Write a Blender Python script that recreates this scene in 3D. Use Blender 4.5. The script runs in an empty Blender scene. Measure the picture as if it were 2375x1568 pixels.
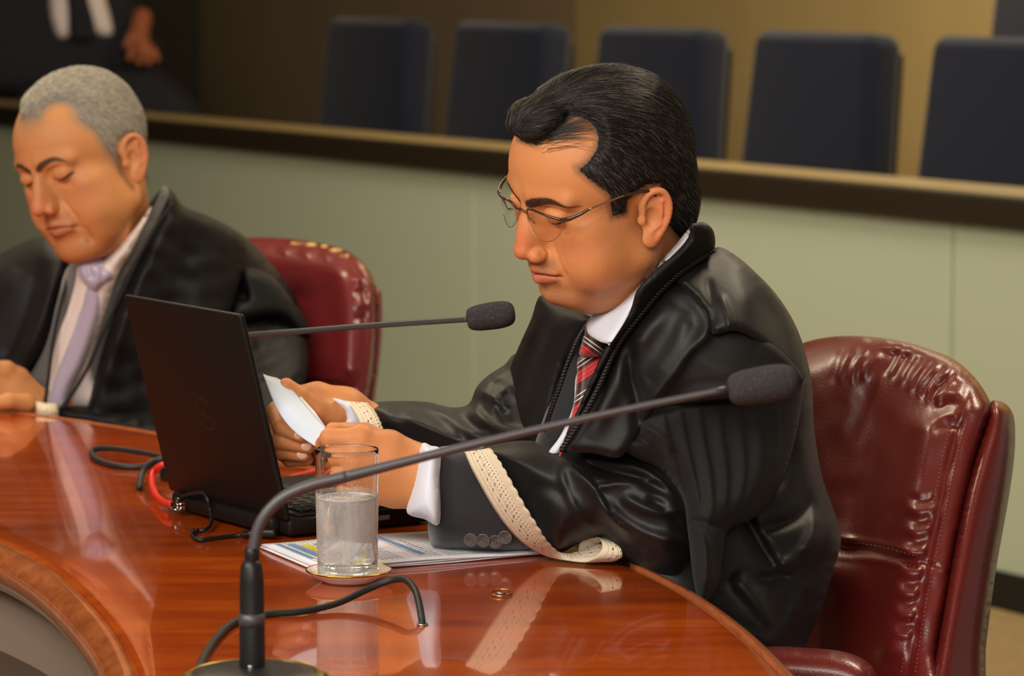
import bpy, bmesh, math, random
import numpy as np
from mathutils import Vector, Matrix
from mathutils.geometry import delaunay_2d_cdt
random.seed(7); np.random.seed(7)
sc = bpy.context.scene
COL = sc.collection
# ------------------------------------------------------------------ camera
FPX = 8000.0; IW = 2375.0; IH = 1568.0; CAMZ = 1.36
PITCH = math.atan(884.0/FPX)
cam = bpy.data.cameras.new('camera'); camo = bpy.data.objects.new('camera', cam); COL.objects.link(camo)
cam.sensor_fit = 'HORIZONTAL'; cam.sensor_width = 36.0; cam.lens = FPX/IW*36.0
camo.location = (0, 0, CAMZ); camo.rotation_euler = (math.pi/2-PITCH, 0, 0)
cam.clip_start = 0.05; cam.clip_end = 100
cam.dof.use_dof = True; cam.dof.focus_distance = 3.42; cam.dof.aperture_fstop = 8.5
sc.camera = camo
# ------------------------------------------------------------------ world, lamps, exposure
w = bpy.data.worlds.new('world'); sc.world = w; w.use_nodes = True
w.node_tree.nodes['Background'].inputs[0].default_value = (1.0, 0.93, 0.82, 1)
w.node_tree.nodes['Background'].inputs[1].default_value = 0.16
sc.view_settings.view_transform = 'Standard'; sc.view_settings.look = 'None'
sc.view_settings.exposure = 1.0; sc.view_settings.gamma = 1.0; sc.view_settings.use_curve_mapping = False
def area(name, loc, target, sx, sy, power, col):
    l = bpy.data.lights.new(name, 'AREA'); l.shape = 'RECTANGLE'; l.size = sx; l.size_y = sy
    l.energy = power; l.color = col
    o = bpy.data.objects.new(name, l); COL.objects.link(o); o.location = loc
    d = Vector(target)-Vector(loc); o.rotation_euler = d.to_track_quat('-Z', 'Y').to_euler()
    return o
LS = 1.0
area('ceiling_light', (-1.5, 1.7, 2.95), (-0.1, 3.8, 0.9), 2.4, 1.8, 74*LS, (1.0, 0.94, 0.85))
area('ceiling_light', (-0.5, -0.9, 2.95), (0.3, 3.6, 1.0), 2.4, 1.8, 64*LS, (1.0, 0.95, 0.88))  # frontal light added to brighten the robe front, no known fixture
area('ceiling_light', (0.9, 4.6, 2.97), (0.5, 4.4, 0.9), 1.2, 0.6, 30*LS, (1.0, 0.84, 0.60))
area('ceiling_light', (-1.2, 5.6, 2.97), (-0.9, 6.6, 0.5), 1.4, 0.8, 48*LS, (1.0, 0.84, 0.60))
area('ceiling_light', (1.6, 9.4, 2.97), (2.2, 9.8, 0.6), 1.8, 1.0, 62*LS, (1.0, 0.86, 0.62))
area('ceiling_light', (-0.2, 7.4, 2.97), (0.5, 9.5, 0.6), 1.6, 0.8, 40*LS, (1.0, 0.93, 0.78))

# ------------------------------------------------------------------ pixel -> place
CS, SN = math.cos(PITCH), math.sin(PITCH)
def W(px, py, dep):
    a = (px-IW/2)/FPX; b = (IH/2-py)/FPX
    return Vector((dep*a, dep*(CS+SN*b), CAMZ+dep*(-SN+CS*b)))
def Wn(px, py, dep):
    a = (px-IW/2)/FPX; b = (IH/2-py)/FPX
    return np.stack([dep*a, dep*(CS+SN*b), CAMZ+dep*(-SN+CS*b)], -1)
TZ = 0.75
def T(px, py, z=TZ):
    b = (IH/2-py)/FPX
    return W(px, py, (CAMZ-z)/(SN-CS*b))
def Tdep(py, z=TZ):
    return (CAMZ-z)/(SN-CS*(IH/2-py)/FPX)
def pix(p):
    y = p[1]*CS-(p[2]-CAMZ)*SN; u = p[1]*SN+(p[2]-CAMZ)*CS
    return (IW/2+FPX*p[0]/y, IH/2-FPX*u/y, y)
# ------------------------------------------------------------------ objects
def empty(name, loc=(0,0,0), label=None, cat=None, group=None, kind=None):
    o = bpy.data.objects.new(name, None); COL.objects.link(o); o.location = loc
    tag(o, label, cat, group, kind); o.empty_display_size = 0.05
    return o
def tag(o, label=None, cat=None, group=None, kind=None):
    if label: o['label'] = label
    if cat: o['category'] = cat
    if group: o['group'] = group
    if kind: o['kind'] = kind
    return o
def setpar(o, parent):
    # parents only carry a location: keep vertex data in world space relative to the root
    o.parent = parent
    if parent is not None:
        loc = Vector((0,0,0)); p = parent
        while p is not None: loc += p.location; p = p.parent
        o.location = Vector(o.location)-loc
def mesh(name, verts, faces, mat, parent=None, smooth=True, label=None):
    me = bpy.data.meshes.new(name)
    me.from_pydata([tuple(v) for v in verts], [], [tuple(f) for f in faces]); me.update()
    if smooth: me.polygons.foreach_set('use_smooth', [True]*len(me.polygons))
    o = bpy.data.objects.new(name, me); COL.objects.link(o)
    if mat: me.materials.append(mat)
    setpar(o, parent)
    if label: o['label'] = label
    return o
def bmobj(name, bm, mat, parent=None, smooth=True, label=None):
    me = bpy.data.meshes.new(name); bm.normal_update(); bm.to_mesh(me); bm.free()
    if smooth: me.polygons.foreach_set('use_smooth', [True]*len(me.polygons))
    o = bpy.data.objects.new(name, me); COL.objects.link(o)
    if mat: me.materials.append(mat)
    setpar(o, parent)
    if label: o['label'] = label
    return o
def box(bm, c, s, R=None, bev=0.0, seg=3):
    r = bmesh.ops.create_cube(bm, size=1.0)
    vs = r['verts']
    M = Matrix.Translation(c) @ (R.to_4x4() if R else Matrix.Identity(4)) @ Matrix.Diagonal((s[0], s[1], s[2], 1))
    bmesh.ops.transform(bm, matrix=M, verts=vs)
    if bev > 0:
        es = list({e for v in vs for e in v.link_edges})
        bmesh.ops.bevel(bm, geom=es, offset=bev, segments=seg, affect='EDGES', profile=0.5)
def autosmooth(o, ang=40):
    m = o.modifiers.new('ws', 'WEIGHTED_NORMAL'); m.keep_sharp = True
def crom(P, n=8, closed=False):
    P = [np.array(p, float) for p in P]; out = []; N = len(P)
    rng = range(N) if closed else range(N-1)
    for i in rng:
        p1 = P[i]; p2 = P[(i+1) % N]
        p0 = P[(i-1) % N] if closed or i > 0 else 2*p1-p2
        p3 = P[(i+2) % N] if closed or i+2 < N else 2*p2-p1
        for k in range(n):
            t = k/n
            out.append(0.5*((2*p1)+(-p0+p2)*t+(2*p0-5*p1+4*p2-p3)*t*t+(-p0+3*p1-3*p2+p3)*t**3))
    if not closed: out.append(P[-1])
    return out
def resample(pts, step):
    pts = np.array(pts, float); d = np.r_[0, np.cumsum(np.linalg.norm(np.diff(pts, axis=0), axis=1))]
    n = max(2, int(round(d[-1]/step))+1); s = np.linspace(0, d[-1], n)
    return np.stack([np.interp(s, d, pts[:, k]) for k in range(pts.shape[1])], 1)
def tube_data(pts, rad, sides=12, cap=True, ell=None):
    pts = [Vector(p) for p in pts]; n = len(pts)
    if not hasattr(rad, '__len__'): rad = [rad]*n
    V = []; F = []; up = None
    for i in range(n):
        t = (pts[min(i+1, n-1)]-pts[max(i-1, 0)]).normalized()
        if up is None:
            up = Vector((0,0,1)) if abs(t.z) < 0.9 else Vector((1,0,0))
        a = (up - t*up.dot(t)).normalized(); b = t.cross(a); up = a
        for k in range(sides):
            an = 2*math.pi*k/sides
            V.append(pts[i]+(a*math.cos(an)+b*math.sin(an))*rad[i])
    for i in range(n-1):
        for k in range(sides):
            k2 = (k+1) % sides
            F.append((i*sides+k, i*sides+k2, (i+1)*sides+k2, (i+1)*sides+k))
    if cap:
        F.append(tuple(range(sides))[::-1]); F.append(tuple((n-1)*sides+k for k in range(sides)))
    return V, F
def tube(name, pts, rad, mat, parent=None, sides=12, smoothn=6, label=None):
    P = crom(pts, smoothn) if smoothn > 1 else pts
    if hasattr(rad, '__len__'):
        r = np.interp(np.linspace(0, 1, len(P)), np.linspace(0, 1, len(rad)), rad)
    else: r = rad
    V, F = tube_data(P, r, sides)
    return mesh(name, V, F, mat, parent, True, label)
def lathe(name, prof, c, mat, parent=None, seg=64, axis=None, label=None, closed=False):
    V = []; F = []; n = len(prof)
    R = Matrix.Identity(3)
    if axis is not None: R = Vector((0,0,1)).rotation_difference(Vector(axis)).to_matrix()
    for (r, z) in prof:
        for k in range(seg):
            a = 2*math.pi*k/seg
            V.append(Vector(c)+R @ Vector((r*math.cos(a), r*math.sin(a), z)))
    m = n if closed else n-1
    for i in range(m):
        j = (i+1) % n
        for k in range(seg):
            k2 = (k+1) % seg
            F.append((i*seg+k, i*seg+k2, j*seg+k2, j*seg+k))
    o = mesh(name, V, F, mat, parent, True, label)
    bm = bmesh.new(); bm.from_mesh(o.data); bmesh.ops.remove_doubles(bm, verts=bm.verts, dist=1e-6)
    bmesh.ops.recalc_face_normals(bm, faces=bm.faces); bm.to_mesh(o.data); bm.free()
    return o
def merge(*vf):
    V = []; F = []
    for v, f in vf:
        b = len(V); V += list(v); F += [tuple(i+b for i in q) for q in f]
    return V, F
# ------------------------------------------------------------------ materials
def srgb(r, g, b):
    f = lambda c: ((c/255+0.055)/1.055)**2.4 if c/255 > 0.04045 else c/255/12.92
    return (f(r), f(g), f(b), 1.0)
def mat(name, col, rough=0.5, metal=0.0, spec=0.5, sheen=0.0, coat=0.0, coatr=0.05, sss=0.0, trans=0.0, ior=1.45, aniso=0.0):
    m = bpy.data.materials.new(name); m.use_nodes = True
    b = m.node_tree.nodes['Principled BSDF']
    b.inputs['Base Color'].default_value = col; b.inputs['Roughness'].default_value = rough
    b.inputs['Metallic'].default_value = metal; b.inputs['Specular IOR Level'].default_value = spec
    b.inputs['Sheen Weight'].default_value = sheen; b.inputs['Coat Weight'].default_value = coat
    b.inputs['Coat Roughness'].default_value = coatr; b.inputs['IOR'].default_value = ior
    b.inputs['Transmission Weight'].default_value = trans; b.inputs['Anisotropic'].default_value = aniso
    if sss > 0:
        b.inputs['Subsurface Weight'].default_value = sss; b.inputs['Subsurface Radius'].default_value = (1.0, 0.35, 0.18)
        b.inputs['Subsurface Scale'].default_value = 0.006
    return m
class NT:
    def __init__(s, m): s.m = m; s.t = m.node_tree; s.b = s.t.nodes['Principled BSDF']
    def n(s, typ, **kw):
        x = s.t.nodes.new(typ)
        for k, v in kw.items():
            if k.startswith('i_'): x.inputs[k[2:].replace('_', ' ')].default_value = v
            else: setattr(x, k, v)
        return x
    def l(s, a, b): s.t.links.new(a, b)
    def coord(s, kind='Object', scale=(1,1,1), rot=(0,0,0)):
        tc = s.n('ShaderNodeTexCoord'); mp = s.n('ShaderNodeMapping')
        mp.inputs['Scale'].default_value = scale; mp.inputs['Rotation'].default_value = rot
        s.l(tc.outputs[kind], mp.inputs[0]); return mp.outputs[0]
    def noise(s, vec, scale, detail=3, rough=0.5, dist=0.0):
        x = s.n('ShaderNodeTexNoise'); x.inputs['Scale'].default_value = scale; x.inputs['Detail'].default_value = detail
        x.inputs['Roughness'].default_value = rough; x.inputs['Distortion'].default_value = dist; s.l(vec, x.inputs['Vector']); return x.outputs[0]
    def math(s, op, a, b=None, c=None, clamp=False):
        x = s.n('ShaderNodeMath', operation=op); x.use_clamp = clamp
        for i, v in enumerate((a, b, c)):
            if v is None: continue
            if isinstance(v, (int, float)): x.inputs[i].default_value = v
            else: s.l(v, x.inputs[i])
        return x.outputs[0]
    def ramp(s, fac, stops):
        x = s.n('ShaderNodeValToRGB'); e = x.color_ramp.elements
        e[0].position, e[0].color = stops[0]; e[1].position, e[1].color = stops[-1]
        for p, c in stops[1:-1]:
            q = e.new(p); q.color = c
        s.l(fac, x.inputs[0]); return x.outputs[0]
    def mix(s, fac, a, b):
        x = s.n('ShaderNodeMix', data_type='RGBA')
        for sock, v in ((x.inputs[0], fac), (x.inputs[6], a), (x.inputs[7], b)):
            if isinstance(v, (int, float)): sock.default_value = v
            elif isinstance(v, tuple): sock.default_value = v
            else: s.l(v, sock)
        return x.outputs[2]
    def bump(s, h, strength=0.3, dist=0.001):
        x = s.n('ShaderNodeBump'); x.inputs['Strength'].default_value = strength; x.inputs['Distance'].default_value = dist
        s.l(h, x.inputs['Height']); s.l(x.outputs[0], s.b.inputs['Normal']); return x
# ------------------------------------------------------------------ implicit surfaces (for bodies)
def smin(a, b, k):
    if k <= 0: return np.minimum(a, b)
    h = np.clip(0.5+0.5*(b-a)/k, 0, 1); return b*(1-h)+a*h-k*h*(1-h)
def smax(a, b, k): return -smin(-a, -b, k)
def s_ell(P, c, r, R=None):
    q = P-np.array(c)
    if R is not None: q = q @ R
    r = np.array(r, float); k0 = np.linalg.norm(q/r, axis=-1); k1 = np.linalg.norm(q/(r*r), axis=-1)+1e-9
    return k0*(k0-1.0)/k1
def s_cone(P, a, b, ra, rb):
    a = np.array(a, float); b = np.array(b, float); ab = b-a; L2 = (ab@ab)+1e-12
    t = np.clip(((P-a)@ab)/L2, 0, 1)
    return np.linalg.norm(P-a-t[..., None]*ab, axis=-1)-(ra+(rb-ra)*t)
def s_box(P, c, h, r, R=None):
    q = P-np.array(c)
    if R is not None: q = q @ R
    q = np.abs(q)-(np.array(h)-r)
    return np.linalg.norm(np.maximum(q, 0), axis=-1)+np.minimum(q.max(-1), 0)-r
def surface_net(f, lo, hi, h):
    lo = np.array(lo, float); hi = np.array(hi, float)
    B = 4; n = (np.ceil((hi-lo)/(h*B)).astype(int))
    # coarse pass
    cg = [lo[i]+(np.arange(n[i])+0.5)*h*B for i in range(3)]
    C = np.stack(np.meshgrid(*cg, indexing='ij'), -1)
    cv = f(C.reshape(-1, 3)).reshape(n)
    act = np.abs(cv) < h*B*1.9
    N = n*B+1
    val = np.repeat(np.repeat(np.repeat(np.where(cv < 0, -1.0, 1.0), B, 0), B, 1), B, 2)
    val = np.pad(val, ((0,1),(0,1),(0,1)), mode='edge')
    am = np.repeat(np.repeat(np.repeat(act, B, 0), B, 1), B, 2); am = np.pad(am, ((0,1),(0,1),(0,1)), mode='edge')
    am[1:] |= am[:-1]; am[:, 1:] |= am[:, :-1]; am[:, :, 1:] |= am[:, :, :-1]
    idx = np.argwhere(am); P = lo+idx*h
    out = np.empty(len(P))
    for s in range(0, len(P), 400000): out[s:s+400000] = f(P[s:s+400000])
    val[am] = out
    ins = val < 0
    c = ins[:-1,:-1,:-1].astype(np.int8)
    tot = np.zeros_like(c)
    corners = [(i,j,k) for i in (0,1) for j in (0,1) for k in (0,1)]
    sl = lambda A,i,j,k: A[i:A.shape[0]-1+i, j:A.shape[1]-1+j, k:A.shape[2]-1+k]
    for q in corners: tot += sl(ins,*q).astype(np.int8)
    cells = np.argwhere((tot > 0) & (tot < 8))
    acc = np.zeros((len(cells), 3)); cnt = np.zeros(len(cells))
    edges = [(a,b) for a in corners for b in corners if sum(b)-sum(a) == 1 and sum(abs(b[i]-a[i]) for i in range(3)) == 1]
    for a, b in edges:
        ia = cells+np.array(a); ib = cells+np.array(b)
        va = val[ia[:,0], ia[:,1], ia[:,2]]; vb = val[ib[:,0], ib[:,1], ib[:,2]]
        m = (va < 0) != (vb < 0); t = np.where(m, va/(va-vb+1e-20), 0)
        p = np.array(a)+t[:, None]*(np.array(b)-np.array(a))
        acc += np.where(m[:, None], p, 0); cnt += m
    V = lo+(cells+acc/cnt[:, None])*h
    cid = -np.ones([d-1 for d in val.shape], int); cid[cells[:,0], cells[:,1], cells[:,2]] = np.arange(len(cells))
    F = []
    for ax in range(3):
        s0 = [slice(None)]*3; s1 = [slice(None)]*3; s0[ax] = slice(0, -1); s1[ax] = slice(1, None)
        cr = ins[tuple(s0)] != ins[tuple(s1)]
        e = np.argwhere(cr); u, v = [(1,2),(2,0),(0,1)][ax]
        ok = (e[:,u] > 0) & (e[:,v] > 0) & (e[:,u] < val.shape[u]-1) & (e[:,v] < val.shape[v]-1); e = e[ok]
        flip = ins[e[:,0], e[:,1], e[:,2]]
        def g(du, dv):
            q = e.copy(); q[:,u] -= du; q[:,v] -= dv; return cid[q[:,0], q[:,1], q[:,2]]
        Q = np.stack([g(1,1), g(0,1), g(0,0), g(1,0)], 1)
        Q = np.where(flip[:, None], Q, Q[:, ::-1]); F.append(Q)
    F = np.concatenate(F); F = F[(F >= 0).all(1)]
    return V, F
def relax(V, F, it=3, lam=0.5):
    n = len(V); E = np.concatenate([F[:, [0,1]], F[:, [1,2]], F[:, [2,3]], F[:, [3,0]]])
    for _ in range(it):
        for l in (lam, -lam*0.98 if _ % 2 else lam*0.3):
            S = np.zeros_like(V); c = np.zeros(n)
            for k in range(3):
                S[:, k] = np.bincount(E[:,0], V[E[:,1], k], n)+np.bincount(E[:,1], V[E[:,0], k], n)
            c = np.bincount(E[:,0], minlength=n)+np.bincount(E[:,1], minlength=n)
            V = V+l*(S/np.maximum(c, 1)[:, None]-V)
    return V
def npmesh(name, V, F, mt, parent=None, smooth=True, label=None, attrs=None):
    me = bpy.data.meshes.new(name); V = np.asarray(V, np.float32); F = np.asarray(F, np.int32)
    me.vertices.add(len(V)); me.vertices.foreach_set('co', V.ravel())
    k = F.shape[1]; me.loops.add(F.size); me.loops.foreach_set('vertex_index', F.ravel())
    me.polygons.add(len(F)); me.polygons.foreach_set('loop_start', np.arange(0, F.size, k, dtype=np.int32))
    me.polygons.foreach_set('loop_total', np.full(len(F), k, np.int32)); me.update(calc_edges=True); me.validate()
    if smooth: me.polygons.foreach_set('use_smooth', [True]*len(me.polygons))
    for an, av in (attrs or {}).items():
        a = me.attributes.new(an, 'FLOAT', 'POINT'); a.data.foreach_set('value', np.asarray(av, np.float32))
    o = bpy.data.objects.new(name, me); COL.objects.link(o)
    if mt: me.materials.append(mt)
    setpar(o, parent)
    if label: o['label'] = label
    return o
# ------------------------------------------------------------------ cloth and leather volumes with a given outline, distance and thickness
def seg_dist(P, A, signed=False):
    A = np.asarray(A, float); best = np.full(len(P), 1e9); tt = np.zeros(len(P)); sg = np.zeros(len(P))
    L = np.r_[0, np.cumsum(np.linalg.norm(np.diff(A, axis=0), axis=1))]
    for i in range(len(A)-1):
        a = A[i]; ab = A[i+1]-a; l2 = ab@ab+1e-12; t = np.clip(((P-a)@ab)/l2, 0, 1)
        q = P-a-t[:, None]*ab; d = np.hypot(q[:,0], q[:,1]); m = d < best
        best = np.where(m, d, best); tt = np.where(m, (L[i]+t*math.sqrt(l2))/L[-1], tt)
        if signed: sg = np.where(m, np.sign(ab[0]*q[:,1]-ab[1]*q[:,0]), sg)
    return best, tt, sg
def inpoly(P, A):
    x, y = P[:,0], P[:,1]; c = np.zeros(len(P), bool); n = len(A)
    for i in range(n):
        x1, y1 = A[i]; x2, y2 = A[(i+1) % n]
        m = ((y1 > y) != (y2 > y)) & (x < (x2-x1)*(y-y1)/(y2-y1+1e-12)+x1); c ^= m
    return c
def tps(ctrl, P):
    C = np.array([c[:2] for c in ctrl], float)/500; z = np.array([c[2] for c in ctrl], float); n = len(C)
    if n == 1: return np.full(len(P), z[0])
    P = P/500
    if n == 2:
        d = C[1]-C[0]; t = ((P-C[0])@d)/(d@d); return z[0]+(z[1]-z[0])*t
    U = lambda r2: 0.5*r2*np.log(r2+1e-9)
    K = U(((C[:,None]-C[None])**2).sum(-1)); Q = np.c_[np.ones(n), C]
    A = np.block([[K+1e-4*np.eye(n), Q], [Q.T, np.zeros((3,3))]]); s = np.linalg.lstsq(A, np.r_[z, 0, 0, 0], rcond=None)[0]
    return U(((P[:,None]-C[None])**2).sum(-1))@s[:n]+np.c_[np.ones(len(P)), P]@s[n:]
def pillow(name, outline, ctrl, mt, parent=None, tf=0.05, tb=0.05, R=60, res=8, folds=(), smooth_n=4, label=None,
           wr=0.0, wrs=60, corner=False, uvs=None, it=2, flat_back=False):
    """closed volume: outline and depth control points in photo pixels and metres, folds = (polyline, width_px, height_m[, 's'])"""
    O = np.array(crom(outline, smooth_n, True)) if not corner else np.array(outline+[outline[0]], float)
    if not corner: O = np.vstack([O, O[:1]])
    O = resample(O, res)[:-1]
    lo = O.min(0); hi = O.max(0)
    gx, gy = np.meshgrid(np.arange(lo[0], hi[0], res), np.arange(lo[1], hi[1], res*0.866))
    gx = gx+(np.arange(gx.shape[0]) % 2)[:, None]*res*0.5
    G = np.stack([gx.ravel(), gy.ravel()], 1); G = G[inpoly(G, O)]
    Oc = np.vstack([O, O[:1]])
    d, _, _ = seg_dist(G, Oc); G = G[d > res*0.6]
    n = len(O); P = np.vstack([O, G])
    r = delaunay_2d_cdt([Vector(p) for p in P], [(i, (i+1) % n) for i in range(n)], [], 1, 1e-4)
    P = np.array([tuple(v) for v in r[0]]); tri = [tuple(f) for f in r[2] if len(f) == 3]
    # keep inside faces
    cen = P[np.array(tri)].mean(1); ok = inpoly(cen, O); tri = np.array(tri)[ok]
    d, _, _ = seg_dist(P, Oc); bd = d < 1e-2
    h = np.sqrt(np.clip(1-(1-np.clip(d/R, 0, 1))**2, 0, 1)); h[bd] = 0
    # relax h
    E = np.concatenate([tri[:, [0,1]], tri[:, [1,2]], tri[:, [2,0]]]); N = len(P)
    cnt = np.bincount(E[:,0], minlength=N)+np.bincount(E[:,1], minlength=N)
    for _ in range(it):
        s = np.bincount(E[:,0], h[E[:,1]], N)+np.bincount(E[:,1], h[E[:,0]], N); h = np.where(bd, 0, 0.5*h+0.5*s/np.maximum(cnt, 1))
    base = tps(ctrl, P)
    fd = np.zeros(N)
    for fo in folds:
        pl, wd, ht = fo[:3]; kind = fo[3] if len(fo) > 3 else 'g'
        pl = np.array(crom(pl, 5)); dd, t, sg = seg_dist(P, pl, True)
        taper = np.clip(np.minimum(t, 1-t)/0.18, 0, 1)**0.8 if kind != 'o' else 1.0
        if kind in ('g', 'o'): fd += ht*np.exp(-(dd/wd)**2)*taper
        else: # overlap edge: raised on one side of the line, sharp drop on the other
            s = dd*sg; fd += ht*np.where(s > 0, np.exp(-(s/(wd*1.6))**2), np.exp(-(s/(wd*0.22))**2))*taper
    if wr > 0:
        ph = np.random.RandomState(len(P)).rand(12, 3)
        for k in range(12):
            a = ph[k,0]*math.pi; fr = (0.5+ph[k,1]*1.6)/wrs
            fd += wr/3.5*np.sin(2*math.pi*(fr*(P[:,0]*math.cos(a)+P[:,1]*math.sin(a))+ph[k,2])+1.5*np.sin(P[:,1]/wrs*1.3+k)+1.5*np.sin(P[:,0]/wrs*0.9+2*k))
    edge = np.clip(d/(R*0.35), 0, 1)
    fz = base-tf*h-fd*edge; bz = base+tb*h
    Vf = Wn(P[:,0], P[:,1], fz); Vb = Wn(P[:,0], P[:,1], bz)
    ids = np.arange(N); bid = np.where(bd, ids, 0); inner = np.where(~bd)[0]; bid[inner] = N+np.arange(len(inner))
    V = np.vstack([Vf, Vb[inner]])
    # orient front triangles toward camera
    a = P[tri[:,1]]-P[tri[:,0]]; b = P[tri[:,2]]-P[tri[:,0]]; cr = a[:,0]*b[:,1]-a[:,1]*b[:,0]
    trf = np.where((cr > 0)[:, None], tri[:, ::-1], tri)
    F = np.vstack([trf, bid[trf][:, ::-1]])
    o = npmesh(name, V, F, mt, parent, True, label)
    uv = o.data.uv_layers.new(name='UVMap'); allP = np.vstack([P, P[inner]])/1000.0
    li = np.empty(len(o.data.loops), np.int32); o.data.loops.foreach_get('vertex_index', li)
    uv.data.foreach_set('uv', allP[li].astype(np.float32).ravel())
    return o
def ribbon(name, A, B, mt, parent=None, n=60, m=6, thick=0.0012, scallop=0.0, nsc=14, label=None, sm=6, bulge=0.0):
    A = np.array(crom(A, sm)); B = np.array(crom(B, sm)); 
    rs = lambda X: resample(X, np.linalg.norm(np.diff(X, axis=0), axis=1).sum()/(n-1))[:n]
    def fit(X):
        d = np.r_[0, np.cumsum(np.linalg.norm(np.diff(X, axis=0), axis=1))]; s = np.linspace(0, d[-1], n)
        return np.stack([np.interp(s, d, X[:, k]) for k in range(3)], 1), d[-1]
    A, LA = fit(A); B, LB = fit(B); V = []; UV = []
    wmean = np.linalg.norm(A-B, axis=1).mean(); Lm = (LA+LB)/2
    for i in range(n):
        for j in range(m):
            t = j/(m-1); sc_ = 0.0
            if scallop: sc_ = scallop*abs(math.sin(math.pi*nsc*i/(n-1)))
            tt = t*(1+sc_); p = A[i]+(B[i]-A[i])*tt
            V.append(p); UV.append((Lm*i/(n-1), wmean*tt))
    V = np.array(V)
    if bulge:
        for i in range(n):
            for j in range(m):
                V[i*m+j, 1] -= bulge*math.sin(math.pi*j/(m-1))
    F = [(i*m+j, i*m+j+1, (i+1)*m+j+1, (i+1)*m+j) for i in range(n-1) for j in range(m-1)]
    o = npmesh(name, V, np.array(F), mt, parent, True, label)
    uv = o.data.uv_layers.new(name='UVMap'); li = np.empty(len(o.data.loops), np.int32); o.data.loops.foreach_get('vertex_index', li)
    uv.data.foreach_set('uv', np.array(UV, np.float32)[li].ravel())
    md = o.modifiers.new('thickness', 'SOLIDIFY'); md.thickness = thick; md.offset = 0
    return o
RES = 1.35; STR = 1
# ================================================================== MATERIALS
M = {}
def wood_mat():
    m = mat('polished_wood', srgb(150, 62, 22), 0.2, spec=0.35, coat=0.8, coatr=0.03); t = NT(m)
    v = t.coord('Object', (1.2, 9, 9), (0, 0, 1.0))
    n1 = t.noise(v, 3.0, 6, 0.6, 0.6); v2 = t.coord('Object', (3, 60, 60), (0, 0, 1.0)); n2 = t.noise(v2, 5, 3)
    c = t.ramp(n1, [(0.25, srgb(140, 46, 0)), (0.5, srgb(180, 70, 2)), (0.78, srgb(212, 98, 12))])
    c2 = t.mix(t.math('MULTIPLY', n2, 0.30), c, srgb(90, 28, 8)); t.l(c2, t.b.inputs['Base Color']); nb_ = t.noise(t.coord('Object', (3, 120, 120), (0, 0, 1.0)), 4, 2); t.bump(nb_, 0.12, 0.0003)
    return m
def leather_mat(name, c1, c2, rough=0.36):
    m = mat(name, c1, rough, spec=0.5, coat=0.25, coatr=0.2); t = NT(m); v = t.coord('Object')
    n = t.noise(v, 9, 3); t.l(t.mix(n, c1, c2), t.b.inputs['Base Color'])
    vo = t.n('ShaderNodeTexVoronoi'); vo.inputs['Scale'].default_value = 420; t.l(v, vo.inputs['Vector'])
    wv = t.noise(v, 22, 2, 0.6, 0.8)
    h = t.math('ADD', t.math('MULTIPLY', vo.outputs[0], 0.18), t.math('MULTIPLY', wv, 0.5)); t.bump(h, 0.35, 0.003)
    return m
def cloth_mat(name, col, rough=0.6, weave=900, sheen=0.2, fold=0.0, fs=14, spec=0.4, bumpd=0.00012):
    m = mat(name, col, rough, spec=spec, sheen=sheen); t = NT(m); v = t.coord('Object')
    n = t.noise(v, weave, 1); h = t.math('MULTIPLY', n, bumpd)
    if fold > 0:
        f = t.noise(t.coord('Object', (1, 1, 0.55), (0.3, 0.2, 0.4)), fs, 3, 0.45, 0.9)
        h = t.math('ADD', h, t.math('MULTIPLY', f, fold))
    b = t.bump(h, 1.0, 1.0)
    return m
M['wood'] = wood_mat()
M['leather'] = leather_mat('oxblood_leather', srgb(106, 30, 26), srgb(90, 22, 20))
M['leather_far'] = leather_mat('far_oxblood_leather', srgb(112, 32, 34), srgb(92, 22, 26), 0.34)
M['thread'] = mat('pink_stitching', srgb(176, 92, 84), 0.6)
M['satin'] = cloth_mat('black_satin', srgb(17, 16, 15), 0.52, 1500, 0.06, 0.0014, 13, 0.42)
M['satin_sleeve'] = cloth_mat('black_satin_sleeve', srgb(13, 12, 11), 0.50, 1500, 0.04, 0.0022, 18, 0.45)
M['matte_robe'] = cloth_mat('black_robe_cloth', srgb(14, 13, 13), 0.6, 1500, 0.0, 0.0012, 14, 0.4)
M['pleat'] = cloth_mat('dull_black_pleated_cloth', srgb(30, 29, 28), 0.75, 1500, 0.05, 0.0010, 22, 0.25)
M['cord'] = mat('black_cord', srgb(14, 14, 15), 0.45)
M['suit'] = cloth_mat('charcoal_suit', srgb(34, 34, 38), 0.8, 1200, 0.4, 0.004, 10, 0.3, 0.00025)
M['greysuit'] = cloth_mat('grey_suit', srgb(98, 96, 94), 0.8, 900, 0.3, 0.003, 10, 0.3)
M['shirt'] = cloth_mat('white_shirt', srgb(222, 226, 240), 0.75, 1500, 0.2, 0.003, 10, 0.3)
M['shirt_cream'] = cloth_mat('pale_pink_shirt', srgb(226, 210, 204), 0.75, 1500, 0.2, 0.003, 10, 0.3)
M['black'] = mat('black_plastic', srgb(20, 20, 21), 0.42)
M['laptop'] = mat('laptop_shell', srgb(20, 15, 12), 0.5, spec=0.25)
M['key'] = mat('key_plastic', srgb(16, 16, 18), 0.5)
M['rubber'] = mat('cable_rubber', srgb(34, 36, 35), 0.5)
M['red'] = mat('red_cable', srgb(214, 40, 28), 0.4)
M['foam'] = None
m = mat('mic_foam', srgb(52, 50, 50), 0.95, spec=0.2); t = NT(m); v = t.coord('Object'); n = t.noise(v, 900, 2, 0.8); t.bump(n, 0.5, 0.0015)
n2 = t.noise(v, 900, 2); t.l(t.ramp(n2, [(0.62, srgb(56, 53, 53)), (0.74, srgb(130, 126, 124))]), t.b.inputs['Base Color']); M['foam'] = m
M['gold'] = mat('gold_rim', srgb(220, 170, 80), 0.2, 1.0)
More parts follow.
